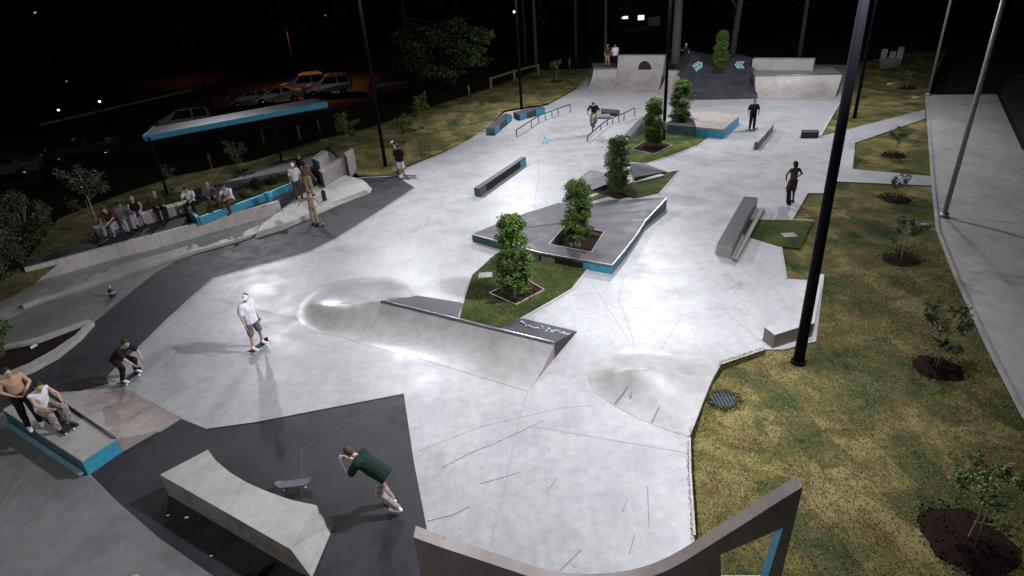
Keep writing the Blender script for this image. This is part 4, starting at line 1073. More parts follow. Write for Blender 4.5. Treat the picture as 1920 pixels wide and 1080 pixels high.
    if top:
        L = .018+loose; bm = bmesh.new()
        lowz = J['pelvis']-upt*(.05+loose*1.5)
        hull(bm, ellp(lowz, (.165+L, .115+L, .04), B)+ellp(J['chest'], (.158+L, .108+L, .12), B)+ellp(J['pelvis'].lerp(J['chest'], .5), (.145+L, .10+L, .06), B))
        hull(bm, ellp(J['chest'], (.155+L, .108+L, .10), B)+ellp(J['shR'], (.055+L*.6,)*3)+ellp(J['shL'], (.055+L*.6,)*3)+ellp(J['neck']-upt*.07, (.07,)*3))
        if sleeve != 'none':
            for S in 'RL':
                sh, el, ha = J['sh'+S], J['el'+S], J['ha'+S]
                if sleeve == 'short': cap(bm, sh, sh.lerp(el, .72), .058+L*.6, .060+L*.7)
                else: cap(bm, sh, el, .058+L*.6, .05+L*.4); cap(bm, el, el.lerp(ha, .92), .05+L*.4, .038+L*.3)
        remesh('shirt', bm, .012, top, t, 3, .010)
    if bottom:
        bm = bmesh.new(); hull(bm, ellp(J['pelvis']-upt*.02, (.172, .122, .11), B)+ellp(J['pelvis']+upt*.07, (.15, .11, .03), B))
        for S in 'RL':
            hi, kn, an = J['hi'+S], J['kn'+S], J['an'+S]
            if legs == 'long': cap(bm, hi, kn, .105, .078+loose*.3); cap(bm, kn, an.lerp(kn, .08), .078+loose*.3, .062+loose*.4)
            else: cap(bm, hi, hi.lerp(kn, .92), .108, .098)
        remesh('trousers' if legs == 'long' else 'shorts', bm, .012, bottom, t, 3, .010)
    for S in 'RL':
        an = J['an'+S]; fd = J['_f'+S]; bm = bmesh.new()
        hull(bm, ellp(an-Vector((0, 0, .045))-fd*.04, (.046, .046, .045))+ellp(an-Vector((0, 0, .055))+fd*.10, (.046, .046, .036))+ellp(an-Vector((0, 0, .062))+fd*.17, (.038, .038, .026)))
        cap(bm, an-Vector((0, 0, .03)), an+Vector((0, 0, .02)), .05, .048)
        remesh('shoe', bm, .012, shoes or M['tyre'], t, 2)
    if hair:
        bm = bmesh.new(); hull(bm, ellp(hp_(0, -.028, .048), (.087, .092, .085), HB)+ellp(hp_(0, -.05, -.02), (.07, .06, .05), HB))
        if longhair: hull(bm, ellp(hp_(0, -.03, .05), (.10, .10, .095), HB)+ellp(hp_(0, -.06, -.10), (.075, .05, .06), HB))
        remesh('hair', bm, .010, hair, t, 2, .014)
    if capm:
        bm = bmesh.new(); hull(bm, ellp(hp_(0, -.012, .065), (.086, .100, .065), HB)+ellp(hp_(0, -.012, .045), (.088, .102, .02), HB))
        hull(bm, ellp(hp_(0, .085, .055), (.065, .03, .007), HB)+ellp(hp_(0, .14, .045), (.05, .03, .006), HB))
        remesh('cap', bm, .009, capm, t, 1)
    return t
CL = dict(white=cloth('white_cotton', (.72, .70, .76)), black=cloth('black_cotton', (.012, .012, .014)), green=cloth('dark_green_cotton', (.008, .022, .018)), khaki=cloth('khaki_cotton', (.36, .28, .18)),
  camo=simple('camouflage_cloth', (.26, .22, .20), .9, 0, .75, 16, .2), grey=cloth('grey_cotton', (.12, .115, .13)), lav=cloth('lavender_cotton', (.5, .45, .6)), brown=cloth('brown_cotton', (.10, .045, .03)), red=cloth('maroon_cotton', (.09, .025, .03)),
  shorts=cloth('charcoal_cotton', (.07, .065, .07)), olive=cloth('olive_cotton', (.05, .055, .03)), denim=cloth('pale_denim', (.3, .32, .38)), plaid=simple('plaid_cloth', (.25, .2, .2), .9, 0, .8, 26))
HR = dict(dark=simple('dark_hair', (.012, .009, .008), .7, 0, .4, 60, .6), brown=simple('brown_hair', (.05, .026, .018), .7, 0, .4, 60, .6), fair=simple('fair_hair', (.35, .26, .16), .7, 0, .3, 60, .6))
def face_dir(a, b):   # rotation so that local +y points from a to b
    d = Vector(b)-Vector(a); return math.atan2(d.y, d.x)-math.pi/2

# skateboards
def skateboard(label, loc, rz, tilt=(0, 0), deckm=None, group='skateboards'):
    t = thing('skateboard', label, 'skateboard', loc, rz, group); t.rotation_euler = (tilt[0], tilt[1], rz)
    bm = bmesh.new(); secs = []
    for i in range(17):
        y = -.40+.8*i/16; wd = .10*(1-max(0, (abs(y)-.30)/.10)**2.2*.85); kick = max(0, abs(y)-.26)**1.3*1.1
        secs.append([bm.verts.new((x*wd, y, .095+kick+abs(x)**2*.006+dz)) for x, dz in ((-1, 0), (-.5, 0), (0, 0), (.5, 0), (1, 0), (1, -.011), (0, -.011), (-1, -.011))])
    for a, b in zip(secs, secs[1:]):
        for k_ in range(8): bm.faces.new((a[k_], a[(k_+1) % 8], b[(k_+1) % 8], b[k_]))
    bm.faces.new(secs[0]); bm.faces.new(secs[-1][::-1]); from_bm('deck', bm, deckm or M['tyre'], t)
    for y in (-.22, .22):
        tr_ = tube('truck', [(-.075, y, .028), (.075, y, .028)], .011, M['steel'], t); tube('hanger', [(0, y, .03), (0, y, .085)], .022, M['steel'], tr_)
        for x in (-.088, .088): tube('wheel', [(x-.016, y, .028), (x+.016, y, .028)], .028, M['white'], t, 12)
    return t
def bike(label, loc, rz, tilt=0.0, sc_=1.0, frame=None):
    t = thing('bmx_bike', label, 'bicycle', loc, rz); t.rotation_euler = (0, tilt, rz); t.scale = (sc_,)*3; fm = frame or M['rail']
    for y in (-.47, .47):
        ring = [(0, y+.24*math.cos(a), .255+.24*math.sin(a)) for a in [2*math.pi*k_/28 for k_ in range(29)]]
        wheel = tube('wheel', ring, .024, M['tyre'], t, 8)
        tube('rim', [(0, y+(q[1]-y)*.9, .255+(q[2]-.255)*.9) for q in ring], .009, M['chrome'], wheel, 6)
        bm = bmesh.new()
        for k_ in range(14): a = k_*2*math.pi/14; tube_bm(bm, [(0, y, .255), (0, y+.21*math.cos(a), .255+.21*math.sin(a))], .0025, 4)
        tube_bm(bm, [(-.05, y, .255), (.05, y, .255)], .022, 8); from_bm('spokes', bm, M['chrome'], wheel)
    bm = bmesh.new(); bb, st_, hd, hl = (0, -.06, .29), (0, -.16, .56), (0, .28, .66), (0, .31, .56)
    for a, b, r_ in ((bb, st_, .016), (st_, hd, .018), (bb, hl, .02), (hd, hl, .022), (bb, (0, -.47, .255), .011), (st_, (0, -.47, .255), .009)): tube_bm(bm, [a, b], r_, 8)
    from_bm('frame', bm, fm, t)
    bm = bmesh.new()
    for s in (-1, 1): tube_bm(bm, [(0, .31, .55), (s*.05, .33, .52), (s*.055, .47, .255)], .013, 6)
    from_bm('fork', bm, fm, t)
    bm = bmesh.new(); tube_bm(bm, [(0, .27, .66), (0, .27, .74)], .016, 6); tube_bm(bm, [(-.36, .2, .92), (-.2, .24, .92), (-.08, .28, .74), (.08, .28, .74), (.2, .24, .92), (.36, .2, .92)], .012, 6); from_bm('handlebar', bm, fm, t)
    bm = bmesh.new(); hull(bm, ellp((0, -.24, .66), (.07, .06, .025))+ellp((0, -.06, .67), (.025, .05, .02))); from_bm('saddle', bm, M['tyre'], t, True)
    tube('seat_post', [(0, -.16, .56), (0, -.17, .65)], .013, fm, t)
    bm = bmesh.new(); tube_bm(bm, [(.06, -.06, .29), (.07, .1, .25)], .01, 6); tube_bm(bm, [(-.06, -.06, .29), (-.07, -.22, .33)], .01, 6); tube_bm(bm, [(.03, -.06, .29), (.035, -.06, .29)], .07, 16)
    tube_bm(bm, [(.07, .1, .25), (.16, .1, .25)], .018, 6); tube_bm(bm, [(-.07, -.22, .33), (-.16, -.22, .33)], .018, 6); from_bm('cranks', bm, M['steel'], t)
    return t

# 1 shirtless man on platform (stands, black trousers)
q = P(68, 800, zp)
person('shirtless man in black trousers standing on the near left platform', q, R(-135), dict(pelvis=(0, -.02, .95), chest=(.0, .03, 1.26), neck=(0, .06, 1.45), head=(.02, .10, 1.60), elR=(.28, .0, 1.16), haR=(.12, .16, 1.05), elL=(-.28, .0, 1.16), haL=(-.12, .17, 1.03)),
       None, CL['black'], M['white'], HR['dark'], (.5, .30, .20), legs='long', fine=True, look=(-.6, .8, -.1))
# 2 seated man in white singlet on platform, legs forward towards lower right
q = P(100, 797, zp)
SIT = dict(pelvis=(0, 0, .13), chest=(0, .06, .46), neck=(0, .10, .64), head=(0, .15, .79), shR=(.18, .07, .60), elR=(.24, .22, .40), haR=(.16, .44, .42), shL=(-.18, .07, .60), elL=(-.24, .22, .40), haL=(-.14, .44, .42),
           hiR=(.09, .04, .11), knR=(.16, .42, .42), anR=(.12, .60, .09), hiL=(-.09, .04, .11), knL=(-.16, .42, .42), anL=(-.10, .62, .09))
SIT2 = dict(pelvis=(0, -.05, .52), chest=(0, .04, .84), neck=(0, .12, 1.02), head=(0, .2, 1.15), shR=(.18, .06, .98), elR=(.25, .24, .80), haR=(.16, .46, .70), shL=(-.18, .06, .98), elL=(-.25, .24, .80), haL=(-.16, .46, .70),
           hiR=(.09, 0, .5), knR=(.16, .42, .52), anR=(.15, .46, .09), hiL=(-.09, 0, .5), knL=(-.16, .42, .52), anL=(-.15, .46, .09))
person('man in white singlet perched on the near left platform leaning forward', q, R(-112), SIT2, CL['white'], CL['camo'], M['tyre'], HR['dark'], (.48, .30, .20), sleeve='none', fine=True, look=(.3, .9, -.3))
# stool-like bag he sits on
def lump(name, label, cat, loc, r_, mat, rz=0):
    bm = bmesh.new(); bmesh.ops.create_icosphere(bm, subdivisions=3, radius=1, matrix=Matrix.Diagonal((r_[0], r_[1], r_[2], 1)))
    for v in bm.verts: v.co += v.co.normalized()*mnoise.noise(v.co*6)*.05; v.co.z = max(v.co.z, -r_[2]*.8)
    t = thing(name, label, cat, Vector(loc)+Vector((0, 0, r_[2]*.8)), rz); from_bm('bag_body', bm, mat, t, True)
    tube('strap', [(-r_[0]*.6, 0, r_[2]*.7), (0, 0, r_[2]*1.25), (r_[0]*.6, 0, r_[2]*.7)], .018, M['tyre'], t); return t
lump('backpack', 'dark backpack under the man in white singlet', 'bag', P(108, 792, zp), (.24, .2, .24), CL['olive'])
skateboard('black skateboard lying beside the seated man on the platform', P(122, 806, zp+.01), R(60), (0, 0))
lump('backpack', 'grey backpack on the platform near the front edge of the seated man', 'bag', P(120, 790, zp), (.2, .15, .16), CL['grey'], .4)
# 3 crouching skater in black
q = P(243, 708, .1)
CR3 = dict(pelvis=(0, -.18, .62), chest=(0, .10, .88), neck=(0, .26, 1.02), head=(0, .36, 1.12), shR=(.17, .20, .98), elR=(.22, .40, .78), haR=(.18, .56, .62), shL=(-.17, .20, .98), elL=(-.24, .36, .76), haL=(-.14, .52, .58),
           hiR=(.09, -.15, .60), knR=(.20, .16, .46), anR=(.22, .02, .10), hiL=(-.09, -.15, .60), knL=(-.22, .14, .46), anL=(-.26, -.02, .10))
sk_rz = face_dir(P(232, 718), P(270, 690)); th = math.degrees(sk_rz)-90
person('skater in black crouching low over a board on the pale floor tip', q, R(th), CR3, CL['black'], CL['black'], M['white'], HR['dark'], (.45, .28, .19), fine=True, look=(0, .8, -.6))
skateboard('skateboard under the crouching skater in black', Vector((q.x, q.y, .008)), R(th+90))
# 4 man in white on board
q = P(484, 650, .1)
wb = face_dir(P(478, 655), P(508, 633)); person('skater in oversized white tee and white cap rolling on a board', q, wb-R(90), dict(haR=(.3, .1, .86), haL=(-.28, .02, .84), anR=(.18, 0, .09), anL=(-.2, 0, .09), knR=(.15, .05, .5), knL=(-.16, .05, .5), head=(0, .06, 1.60)),
       CL['white'], cloth('stone_cotton', (.15, .14, .125)), M['white'], HR['brown'], (.5, .30, .22), legs='short', capm=cloth('white_cap', (.8, .8, .8)), fine=True, loose=.035, look=(.75, .6, -.1), sc_=1.0)
skateboard('skateboard under the skater in white', Vector((q.x, q.y, .008)), wb)
# 5 bent man in green
q = P(722, 950, 0)
B5 = dict(pelvis=(0, -.10, .90), chest=(0, .22, 1.14), neck=(0, .40, 1.28), head=(0, .53, 1.33), shR=(.18, .32, 1.22), elR=(.2, .46, .95), haR=(.08, .66, 1.12), shL=(-.18, .32, 1.22), elL=(-.2, .48, .94), haL=(-.06, .68, 1.12),
          hiR=(.09, -.08, .87), knR=(.12, .06, .50), anR=(.12, -.12, .09), hiL=(-.09, -.08, .87), knL=(-.12, -.02, .47), anL=(-.13, -.36, .16))
person('bent over man in dark green tee and camouflage trousers holding his face', q, R(75), B5, CL['green'], CL['camo'], M['white'], HR['brown'], (.5, .32, .24), fine=True, loose=.02, look=(0, .85, -.5))
skateboard('loose grey skateboard rolled away from the bent over man', P(555, 912, .01), R(95), deckm=cloth('grey_grip', (.10, .10, .12)))
# 6 pair near the pole: dark tee man + person behind in white cap
q = P(754, 333, 0)
person('skater in black tee and white shorts at the tip of the charcoal path', q, R(-15), dict(), CL['black'], CL['white'], M['white'], HR['dark'], (.25, .14, .09), legs='short', loose=.02)
q = P(747, 325, 0); person('shirtless figure in a white cap behind the skater in black tee', q, R(100), dict(), None, CL['khaki'], M['tyre'], HR['dark'], (.3, .2, .14), legs='short', capm=cloth('cream_cap', (.75, .72, .65)))
skateboard('skateboard in front of the skater in white shorts', P(770, 333, .01), R(70)); skateboard('skateboard behind the legs of the skater in white shorts', P(740, 331, .01), R(100))
# 7 group by the bank
q = P(562, 372, .22); person('person in pale shirt and white cap standing by the blue planter end', q, R(200), dict(), CL['white'], CL['shorts'], M['tyre'], None, (.4, .26, .2), capm=cloth('pale_cap', (.8, .78, .75)), sc_=.98)
q = P(583, 368, .22); person('broad shirtless dark skinned man with his back turned holding a board', q, R(-10), dict(haR=(.35, .1, .85)), None, CL['khaki'], M['tyre'], HR['dark'], (.20, .10, .065), longhair=True)
q = P(592, 420, .02); person('shirtless skater in khaki trousers with arms out on the charcoal path', q, R(170), dict(elR=(.42, 0, 1.25), haR=(.6, .1, 1.1), elL=(-.4, 0, 1.2), haL=(-.55, .1, 1.0)), None, CL['khaki'], M['tyre'], HR['brown'], (.42, .28, .2), sc_=.85)
skateboard('skateboard under the skater in khaki trousers', P(594, 421, .01), R(70))
o = skateboard('dark skateboard held on end beside the shirtless man', P(608, 372, .3), R(20), (R(75), 0))
q = P(573, 350, .4); person('slim person in black behind the shirtless man', q, R(160), dict(), CL['black'], CL['grey'], M['tyre'], HR['dark'], (.3, .2, .15), sc_=.95)
# seated row
zs = zt
def seated(px, py, lb, **k_):
    return person(lb, P(px, py, zs), R(k_.pop('rz', 205)), SIT2, **k_)
seated(218, 440, 'person in maroon top at the left end of the seated row', top=CL['red'], bottom=CL['denim'], hair=HR['brown'], skin=(.45, .3, .24), rz=185)
seated(263, 420, 'person in black singlet and lavender shorts in the seated row', top=CL['black'], bottom=CL['lav'], hair=HR['fair'], skin=(.5, .33, .24), sleeve='none', legs='short', rz=215)
seated(302, 410, 'person in dark olive jacket leaning on the seat wall', top=CL['olive'], bottom=CL['black'], hair=HR['fair'], skin=(.5, .33, .24), sleeve='long', rz=225)
seated(236, 432, 'person in grey hunched between the maroon and lavender clad ones', top=CL['grey'], bottom=CL['denim'], hair=HR['dark'], skin=(.4, .26, .2), sleeve='long', rz=240)
seated(365, 400, 'person in white tee and black trousers at the left end of the planter kerb', top=CL['white'], bottom=CL['black'], hair=HR['dark'], skin=(.45, .3, .22), rz=190)
seated(400, 392, 'person in charcoal jacket slumped on the planter kerb', top=CL['grey'], bottom=CL['brown'], hair=HR['fair'], skin=(.5, .36, .28), sleeve='long', rz=215)
seated(437, 395, 'person in white tee leaning over bent knees on the planter kerb', top=CL['white'], bottom=CL['brown'], hair=HR['dark'], skin=(.4, .26, .2), rz=170)
# cyclist airborne over rail
zc_ = .45; q = P(1113, 243, zc_)
bike('bmx bike airborne above the rail', q, R(165), 0, 1.0)
RIDE = dict(pelvis=(0, -.32, 1.0), chest=(0, -.02, 1.28), neck=(0, .12, 1.42), head=(0, .2, 1.53), shR=(.18, .06, 1.36), elR=(.34, .12, 1.12), haR=(.30, .2, .96), shL=(-.18, .06, 1.36), elL=(-.34, .12, 1.12), haL=(-.30, .2, .96),
            hiR=(.09, -.30, .97), knR=(.14, .06, .72), anR=(.13, .08, .34), hiL=(-.09, -.30, .97), knL=(-.14, -.12, .70), anL=(-.13, -.22, .42))
person('bmx rider in black crouched over the handlebars above the rail', q, R(165), RIDE, CL['black'], CL['khaki'], M['tyre'], HR['dark'], (.42, .27, .2), capm=simple('black_helmet', (.02, .02, .02), .3))
# 8 black clad skater
q = P(1409, 244, 0); person('skater dressed all in black standing on the far pale floor', q, R(178), dict(elR=(.3, 0, 1.18), haR=(.28, .05, .95), elL=(-.3, 0, 1.18), haL=(-.28, .05, .95)), CL['black'], CL['black'], M['tyre'], HR['dark'], (.35, .22, .16), loose=.02)
skateboard('skateboard under the skater dressed all in black', P(1408, 246, .01), R(95))
# 9 shirtless dark figure with board
q = P(1481, 380, 0); person('shirtless dark skinned man with afro walking away carrying a board', q, R(8), dict(elR=(.34, .0, 1.2), haR=(.2, .1, 1.02), elL=(-.33, 0, 1.2), haL=(-.26, .08, .98), knL=(-.1, .15, .5), anL=(-.1, -.15, .14)), None, cloth('plum_cotton', (.07, .035, .045)), M['tyre'], HR['dark'], (.10, .05, .04), legs='short', longhair=True)
skateboard('black skateboard held upright by the man with the afro', P(1474, 381, .12)+Vector((0, 0, .35)), R(10), (R(82), 0))
# 10 far figures
q = P(1138, 126, 1.0); zf = 1.2
person('farthest pair, dim person in dark clothes at left', P(1139, 124, zf), R(180), None, CL['brown'], CL['khaki'], M['tyre'], HR['fair'], (.42, .28, .2)); person('farthest pair, person in bright white tee at right', P(1153, 124, zf), R(170), None, CL['white'], CL['black'], M['tyre'], HR['dark'], (.42, .28, .2), loose=.02)
person('dim person in black beside the thick gum trunk', P(1284, 124, 1.2), R(180), dict(elR=(.3, .1, 1.2), haR=(.42, .2, 1.3)), CL['black'], CL['black'], M['white'], HR['fair'], (.4, .28, .22))
t = thing('spectator_deck', 'dim raised concrete deck behind the far left ramp', 'deck')
prism('deck_body', [P(1112, 127, 1.15), P(1160, 127, 1.15), P(1160, 118, 1.15), P(1110, 118, 1.15)], -.5, M['grey'], t); prism('deck_body', [P(1250, 130, 1.15), P(1300, 130, 1.15), P(1300, 120, 1.15), P(1250, 120, 1.15)], -.5, M['dark'], t)
# 11 person cut off at bottom edge
q = P(252, 1095, 1.62); person('pale haired person cut off by the bottom edge, only the crown showing', Vector((q.x, q.y, 0)), R(-30), None, CL['grey'], CL['black'], M['tyre'], HR['fair'], (.6, .42, .34))

# bikes and small things
b_ = bike('bicycle lying on its side at the left end of the terrace', P(180, 452, zt+.05), R(40), R(75)); b2_ = bike('second bicycle lying flat behind the first on the terrace', P(196, 446, zt+.08), R(110), R(80))
# bottle bag
t = thing('drink_bottle', 'turquoise and black bottle standing alone on the grey apron', 'bottle', P(212, 556, .01))
tube('bottle_body', [(0, 0, 0), (0, 0, .03), (0, 0, .24), (0, 0, .30)], [.09, .10, .10, .05], M['tyre'], t, 14); tube('lid', [(0, 0, .30), (0, 0, .42)], .055, M['bluelt'], t, 12); tube('label_band', [(0, 0, .12), (0, 0, .2)], .103, M['bluelt'], t, 14)
o = prism('litter', [P(58, 653, .04), P(70, 646, .04), P(66, 644, .04), P(56, 650, .04)], .0, M['white'], bev=0); tag(o, 'pale slip of litter lying in the bark bed', 'litter')
t = thing('waste_bin', 'bright blue bucket at the end of the planter kerb', 'bucket', P(506, 378, zt+.3)); tube('bucket_body', [(0, 0, 0), (0, 0, .4)], [.13, .17], M['blue'], t, 16); tube('rim', [(0, 0, .38), (0, 0, .41)], .185, M['blue'], t, 16)
for i, (px, py) in enumerate(((482, 352), (510, 344), (462, 368))):
    lump('backpack', ['round black backpack in the planter turf', 'flat black backpack toward the far planter end', 'dark green backpack near the leaning person in white'][i], 'bag', P(px, py, zt+.24), (.3, .22, .26 if i == 0 else .18), [CL['black'], CL['black'], CL['olive']][i])
# drain grate overgrown by grass at the lawn edge below the hump
t = thing('drain_grate', 'dark round drain grate half overgrown at the lawn edge below the hump', 'drain', P(1357, 752, -.05))
bm = bmesh.new(); tube_bm(bm, [(0, 0, -.1), (0, 0, .035)], .30, 20); from_bm('grate_body', bm, M['black'], t)
bm = bmesh.new()
for k_ in range(7): x = -.24+k_*.08; L_ = math.sqrt(max(.01, .28**2-x*x)); tube_bm(bm, [(x, -L_, .045), (x, L_, .045)], .012, 5)
from_bm('grate_bars', bm, M['teal'], t)
tp = [Vector((.34*math.cos(a)+random.uniform(-.06, .06), .34*math.sin(a)+random.uniform(-.06, .06), random.uniform(0, .08))) for a in [random.uniform(0, 6.28) for _ in range(420)]]
leaves('grass_tuft', tp, .09, M['leafd'], t, 4)

# ------------------------------------------------------------------ shelter
t = thing('shelter', 'long flat shelter roof with a sky blue fascia over the terrace', 'shelter')
zr = 3.3
r1, r2, r3, r4 = P(270, 256, zr), P(613, 192, zr+.25), P(590, 184, zr+.25), P(292, 238, zr)
prism('roof', [r1, r2, r3, r4], zr-.05, M['roofm'], t, bev=.01); 
r1b = r1+Vector((0, 0, 0)); bar('fascia', r1+Vector((-.02, -.06, .04)), r2+Vector((.02, -.06, .04)), .05, .26, M['blue'], t); bar('fascia', r4+Vector((-.05, 0, .04)), r1+Vector((-.05, 0, .04)), .05, .2, M['bluelt'], t)
for (bx, by, tx, ty) in ((315, 366, 288, 262), (529, 304, 513, 218)):
    b_ = P(bx, by, .5); top_ = Vector((b_.x, b_.y, zr)); tube('post', [b_, top_], .06, M['pole'], t, 10)
# timber rail fence
t = thing('timber_fence', 'low yellow timber post and rail at the top of the left lawn', 'fence')
prev = None
for px, py, ty in ((921, 165, 145), (965, 150, 131), (1010, 138, 120)):
    q = P(px, py, 0); tp = above(px, py, ty); h = min(1.3, tp.z); bar('post', q+Vector((0, -.09, h)), q+Vector((0, .09, h)), .18, h+.1, M['timber'], t)
    if prev is not None: bar('rail', prev+Vector((0, 0, .85)), q+Vector((0, 0, .85)), .06, .14, M['timber'], t)
    prev = q
# bollards at the dark edge of the left lawn
bl = None
for i, (px, py) in enumerate(((398, 318), (437, 300), (495, 268), (563, 262), (600, 252), (640, 242), (880, 182), (1068, 128))):
    q = P(px, py, .1 if px < 650 else 0)
    if bl is None:
        bl = thing('bollard', 'dim timber bollard', 'bollard', q, 0, 'timber bollards along the car park edge'); tube('post', [(0, 0, 0), (0, 0, .9)], .075, M['timber'], bl, 10); tube('cap', [(0, 0, .9), (0, 0, .93)], .06, M['timber'], bl, 10); o = bl
    else: o = dup(bl, q)
    o['label'] = ['dim timber bollard left of the planter sapling', 'dim timber bollard just left of the sapling behind the planter', 'dim timber bollard between that sapling and the shelter post', 'dim timber bollard right of the far shelter post', 'dim timber bollard midway to the bare sapling', 'dim timber bollard beside the bare sapling', 'dim timber bollard at the far dark edge of the left lawn', 'dim timber bollard near the far ramps'][i]

# ------------------------------------------------------------------ cars
def car(label, loc, rz, paint, kind='suv', group='cars parked beyond the shelter'):
    t = thing('parked_car', label, 'car', loc, rz, group); L, Wd = 4.6, 1.82
    if kind == 'suv': prof = [(-2.28, .45), (-2.3, .95), (-2.2, 1.12), (-2.05, 1.75), (-1.8, 1.84), (-.2, 1.86), (.15, 1.78), (.85, 1.15), (2.0, 1.02), (2.25, .85), (2.3, .45)]
    else: prof = [(-2.25, .4), (-2.3, .8), (-2.1, 1.0), (-1.5, 1.06), (-.9, 1.38), (-.3, 1.45), (.3, 1.42), (1.0, 1.0), (2.0, .85), (2.28, .68), (2.3, .4)]
    belt = 1.08 if kind == 'suv' else .96
    bm = bmesh.new(); rings = []
    for x, f in ((-1, .0), (-.94, .045), (.94, .045), (1, .0)):
        ring = []
        for (py_, z) in prof:
            tuck = max(0, z-belt)*.22; xx = x*(Wd/2-tuck); zz_ = z if abs(x) < .99 else z-.03*(1 if z > .6 else 0); ring.append(bm.verts.new((xx, py_*(1 if abs(x) < .99 else .985), zz_)))
        rings.append(ring)
    n_ = len(prof)
    for a, b in zip(rings, rings[1:]):
        for k_ in range(n_-1): bm.faces.new((a[k_], a[k_+1], b[k_+1], b[k_]))
        bm.faces.new((a[n_-1], a[0], b[0], b[n_-1]))
    for r_ in (rings[0], rings[-1]):
        f = bm.faces.new(r_); bmesh.ops.triangulate(bm, faces=[f])
    bevel(from_bm('body', bm, paint, t), .04, 3)
    zt_ = 1.72 if kind == 'suv' else 1.36; rear = -2.0 if kind == 'suv' else -1.15; fr1 = .05 if kind == 'suv' else .25; fr2 = .7 if kind == 'suv' else .85
    for s in (-1, 1):
        for (y0, y1) in ((rear, (rear+fr1)/2-.05), ((rear+fr1)/2+.05, fr1)):
            xa = Wd/2-(belt+.08-belt)*.22+.012; xb = Wd/2-(zt_-belt)*.22+.012
            e1 = fr2-.1 if y1 == fr1 else y1
            bm = bmesh.new(); bm.faces.new([bm.verts.new(v) for v in ((s*xa, y0, belt+.06), (s*xa, e1, belt+.06), (s*xb, y1, zt_), (s*xb, y0+.08, zt_))]); from_bm('window', bm, M['glass'], t)
    bm = bmesh.new(); ws = [(-.72, fr2+.1, belt+.10), (.72, fr2+.1, belt+.10), (.62, fr1+.12, zt_+.02), (-.62, fr1+.12, zt_+.02)]; bm.faces.new([bm.verts.new((x, y+.03, z+.02)) for x, y, z in ws]); from_bm('windscreen', bm, M['glass'], t)
    for s in (-1, 1):
        for y in (-1.4, 1.4):
            wl = tube('wheel', [(s*(Wd/2-.2), y, .34), (s*(Wd/2+.01), y, .34)], .34, M['tyre'], t, 20); tube('rim', [(s*(Wd/2), y, .34), (s*(Wd/2+.02), y, .34)], .2, M['chrome'], wl, 14)
        bm = bmesh.new(); hull(bm, ellp((s*.66, 2.22, .78), (.17, .06, .08))); from_bm('headlight', bm, M['white'], t, True)
        bm = bmesh.new(); hull(bm, ellp((s*.76, -2.26, .85), (.10, .04, .14))); from_bm('tail_light', bm, simple('red_lens_%d' % len(bpy.data.materials), (.3, .01, .01), .3), t, True)
        bm = bmesh.new(); hull(bm, ellp((s*(Wd/2+.08), .72, 1.05), (.09, .05, .07))); from_bm('mirror', bm, paint, t, True)
    if kind == 'suv':
        bm = bmesh.new()
        for s in (-1, 1): tube_bm(bm, [(s*.6, -1.7, 1.93), (s*.6, -.2, 1.93)], .025, 6)
        for y in (-1.5, -.9, -.3): tube_bm(bm, [(-.66, y, 1.95), (.66, y, 1.95)], .022, 6)
        from_bm('roof_rack', bm, M['steel'], t)
    return t
pm = {n_: simple('car_paint_'+n_, c, .28, .1, .03, 2) for n_, c in dict(silver=(.10, .10, .11), dark=(.02, .02, .03), white=(.24, .22, .2), red=(.2, .03, .02)).items()}
zg = -.7
car('silver four wheel drive with roof rack behind the shelter roof', P(345, 247, zg), R(112), pm['silver'])
car('dark car with glinting trim left of the shelter roof', P(160, 297, zg), R(112), pm['dark'], 'sedan')
car('pale car cut by the left edge of the photo', P(5, 335, zg), R(112), pm['silver'], 'sedan')
car('orange lit white car farthest right in the row', P(618, 178, zg), R(100), pm['white'], 'suv')
car('orange lit white van like car in the middle of the row', P(570, 176, zg), R(105), pm['white'], 'suv')
car('orange lit sedan left of the white cars', P(524, 193, zg), R(105), pm['white'], 'sedan')
car('dim orange lit car at the left end of the lit row', P(478, 198, zg), R(105), pm['silver'], 'sedan')
car('dull red car half hidden behind the near left light pole', P(735, 172, zg), R(100), pm['red'], 'sedan')
# orange street lamps
def street_lamp(q, h, label, power, col, vis=0.0, globe=.12, arm=1.2, spot=70):
    t = thing('street_lamp', label, 'street lamp', q, 0, 'distant street lamps')
    tube('post', [(0, 0, 0), (0, 0, h)], [.09, .06], M['pole'], t); tube('arm', [(0, 0, h), (arm, 0, h+.15)], .04, M['pole'], t)
    bm = bmesh.new(); hull(bm, ellp((arm, 0, h+.12), (.35, .15, .07))); from_bm('lamp_head', bm, M['pole'], t, True)
    if vis:
        bm = bmesh.new(); bmesh.ops.create_icosphere(bm, subdivisions=2, radius=globe, matrix=Matrix.Translation((arm, -.05, h))); from_bm('lamp_globe', bm, simple('lamp_glow_%d' % len(bpy.data.materials), col, .5, emis=(col, vis)), t, True)
    if power:
        ld = bpy.data.lights.new('street_light', 'SPOT'); ld.energy = power; ld.color = col; ld.spot_size = R(spot); ld.spot_blend = .8; ld.shadow_soft_size = .15; lo = bpy.data.objects.new('street_light', ld); COL.objects.link(lo); lo.parent = t; lo.location = (arm, 0, h-.2)
    return t
street_lamp(P(560, 168, zg), 6.5, 'hooded street lamp over the orange lit cars', 1700, (1, .33, .08), spot=135)
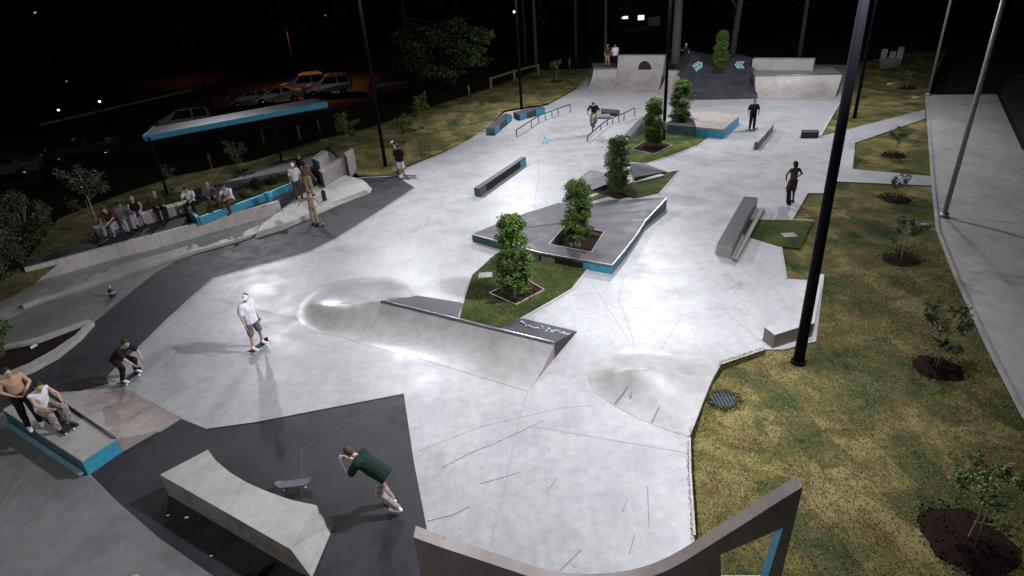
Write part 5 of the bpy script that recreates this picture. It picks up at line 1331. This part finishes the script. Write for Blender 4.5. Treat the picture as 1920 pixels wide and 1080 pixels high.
for px, py, D_, v_, c_, g_, lb in ((187, 190, 62, 4, (1, .9, .8), .09, 'white lamp dot left of the red kerb streak'), (110, 206, 58, 2.5, (1, .55, .4), .09, 'reddish lamp dot above the dark car'), (125, 152, 80, .12, (.8, .8, 1), .12, 'very dim lamp dot upper left'),
     (67, 24, 120, .5, (1, .9, .8), .2, 'tiny lamp dot in the upper left corner'), (610, 29, 130, .15, (.8, .9, 1), .2, 'tiny lamp dot at the top between pole and corner'), (688, 140, 95, 2, (1, 1, 1), .14, 'white lamp dot beside the near left light pole'), (642, 138, 95, .5, (1, .95, .9), .2, 'dim lamp dot right of the orange cars'),
     (1461, 75, 110, .4, (.9, .95, 1), .2, 'dim lamp dot behind the far right ramp'), (1569, 78, 110, .6, (.9, .95, 1), .24, 'dim lamp dot behind the near right pole'), (964, 22, 130, 1.5, (1, 1, 1), .26, 'small lamp dot by the top of the second pole')):
    q = farp(px, py, D_); z_ = q.z; q.z = -.9
    street_lamp(q, z_+.9, lb, 0, c_, v_, g_, 0.01)
# red lit kerb streak in the car park + its lamp
q1, q2 = P(72, 232, -.55), P(362, 166, -.55)
o = bar('road_kerb', q1, q2, .5, .2, M['kerbc']); o['kind'] = 'structure'
street_lamp(P(330, 150, zg), 5.0, 'hooded red lamp over the far car park kerb', 110, (1, .2, .1), spot=150)
# house with two lit windows in the trees
hq = farp(1195, 60, 110); hq.z = -.9
t = thing('house', 'dark house with two lit windows high behind the far ramp', 'house', hq)
bm = bmesh.new(); bmesh.ops.create_cube(bm, size=1, matrix=Matrix.Translation((0, 3, 3))@Matrix.Diagonal((16, 6, 6.4, 1))); from_bm('wall', bm, M['black'], t)
prism('roof', [Vector((-8.6, -.6, 6.3)), Vector((8.6, -.6, 6.3)), Vector((7, 6.6, 8.2)), Vector((-7, 6.6, 8.2))], 6.1, M['roofm'], t)
wm = simple('lit_window', (.5, .55, .5), .5, emis=((.8, .95, .85), 1.4)); wdim = simple('dim_window', (.2, .2, .2), .5, emis=((.5, .5, .6), .012))
for px, sz, m_ in ((1171, (1.1, .4), wm), (1202, (1.0, .7), wm), (1226, (2.0, 2.3), wdim)):
    r_ = ray(px, 33 if px < 1220 else 46); tt = (hq.y-.03)/r_.y; wx = r_.x*tt-hq.x; wz = H+r_.z*tt-hq.z
    bm = bmesh.new(); f = [(-sz[0]/2, -sz[1]/2), (sz[0]/2, -sz[1]/2), (sz[0]/2, sz[1]/2), (-sz[0]/2, sz[1]/2)]; bm.faces.new([bm.verts.new((wx+a, -.03, wz+b)) for a, b in f]); w_o = from_bm('window', bm, m_, t)
# pale steps and posts at far right
t = thing('picnic_setting', 'pale posts and slab of a dim picnic setting at the far right', 'picnic table')
for px, ty in ((1655, 92), (1671, 96), (1685, 88)):
    q = above(px, 115, ty, 0); bar('post', Vector((q.x-.18, q.y, q.z)), Vector((q.x+.18, q.y, q.z)), .3, q.z+.1, M['kerbc'], t)
prism('slab', [P(1650, 112, .3), P(1690, 106, .3), P(1690, 114, .3), P(1655, 121, .3)], -.1, M['kerbc'], t)
# pale litter heaps in the far right grass
for px, py, lb in ((1670, 157, 'pale clump of litter in the far right grass'), (1718, 183, 'small pale scrap near the court corner')):
    c = P(px, py, .0); bm = bmesh.new(); bmesh.ops.create_icosphere(bm, subdivisions=2, radius=.22, matrix=Matrix.Translation(c)@Matrix.Diagonal((1.4, .8, .4, 1))); tag(from_bm('litter', bm, M['kerbc'], None, True), lb, 'litter')

finish_remesh()
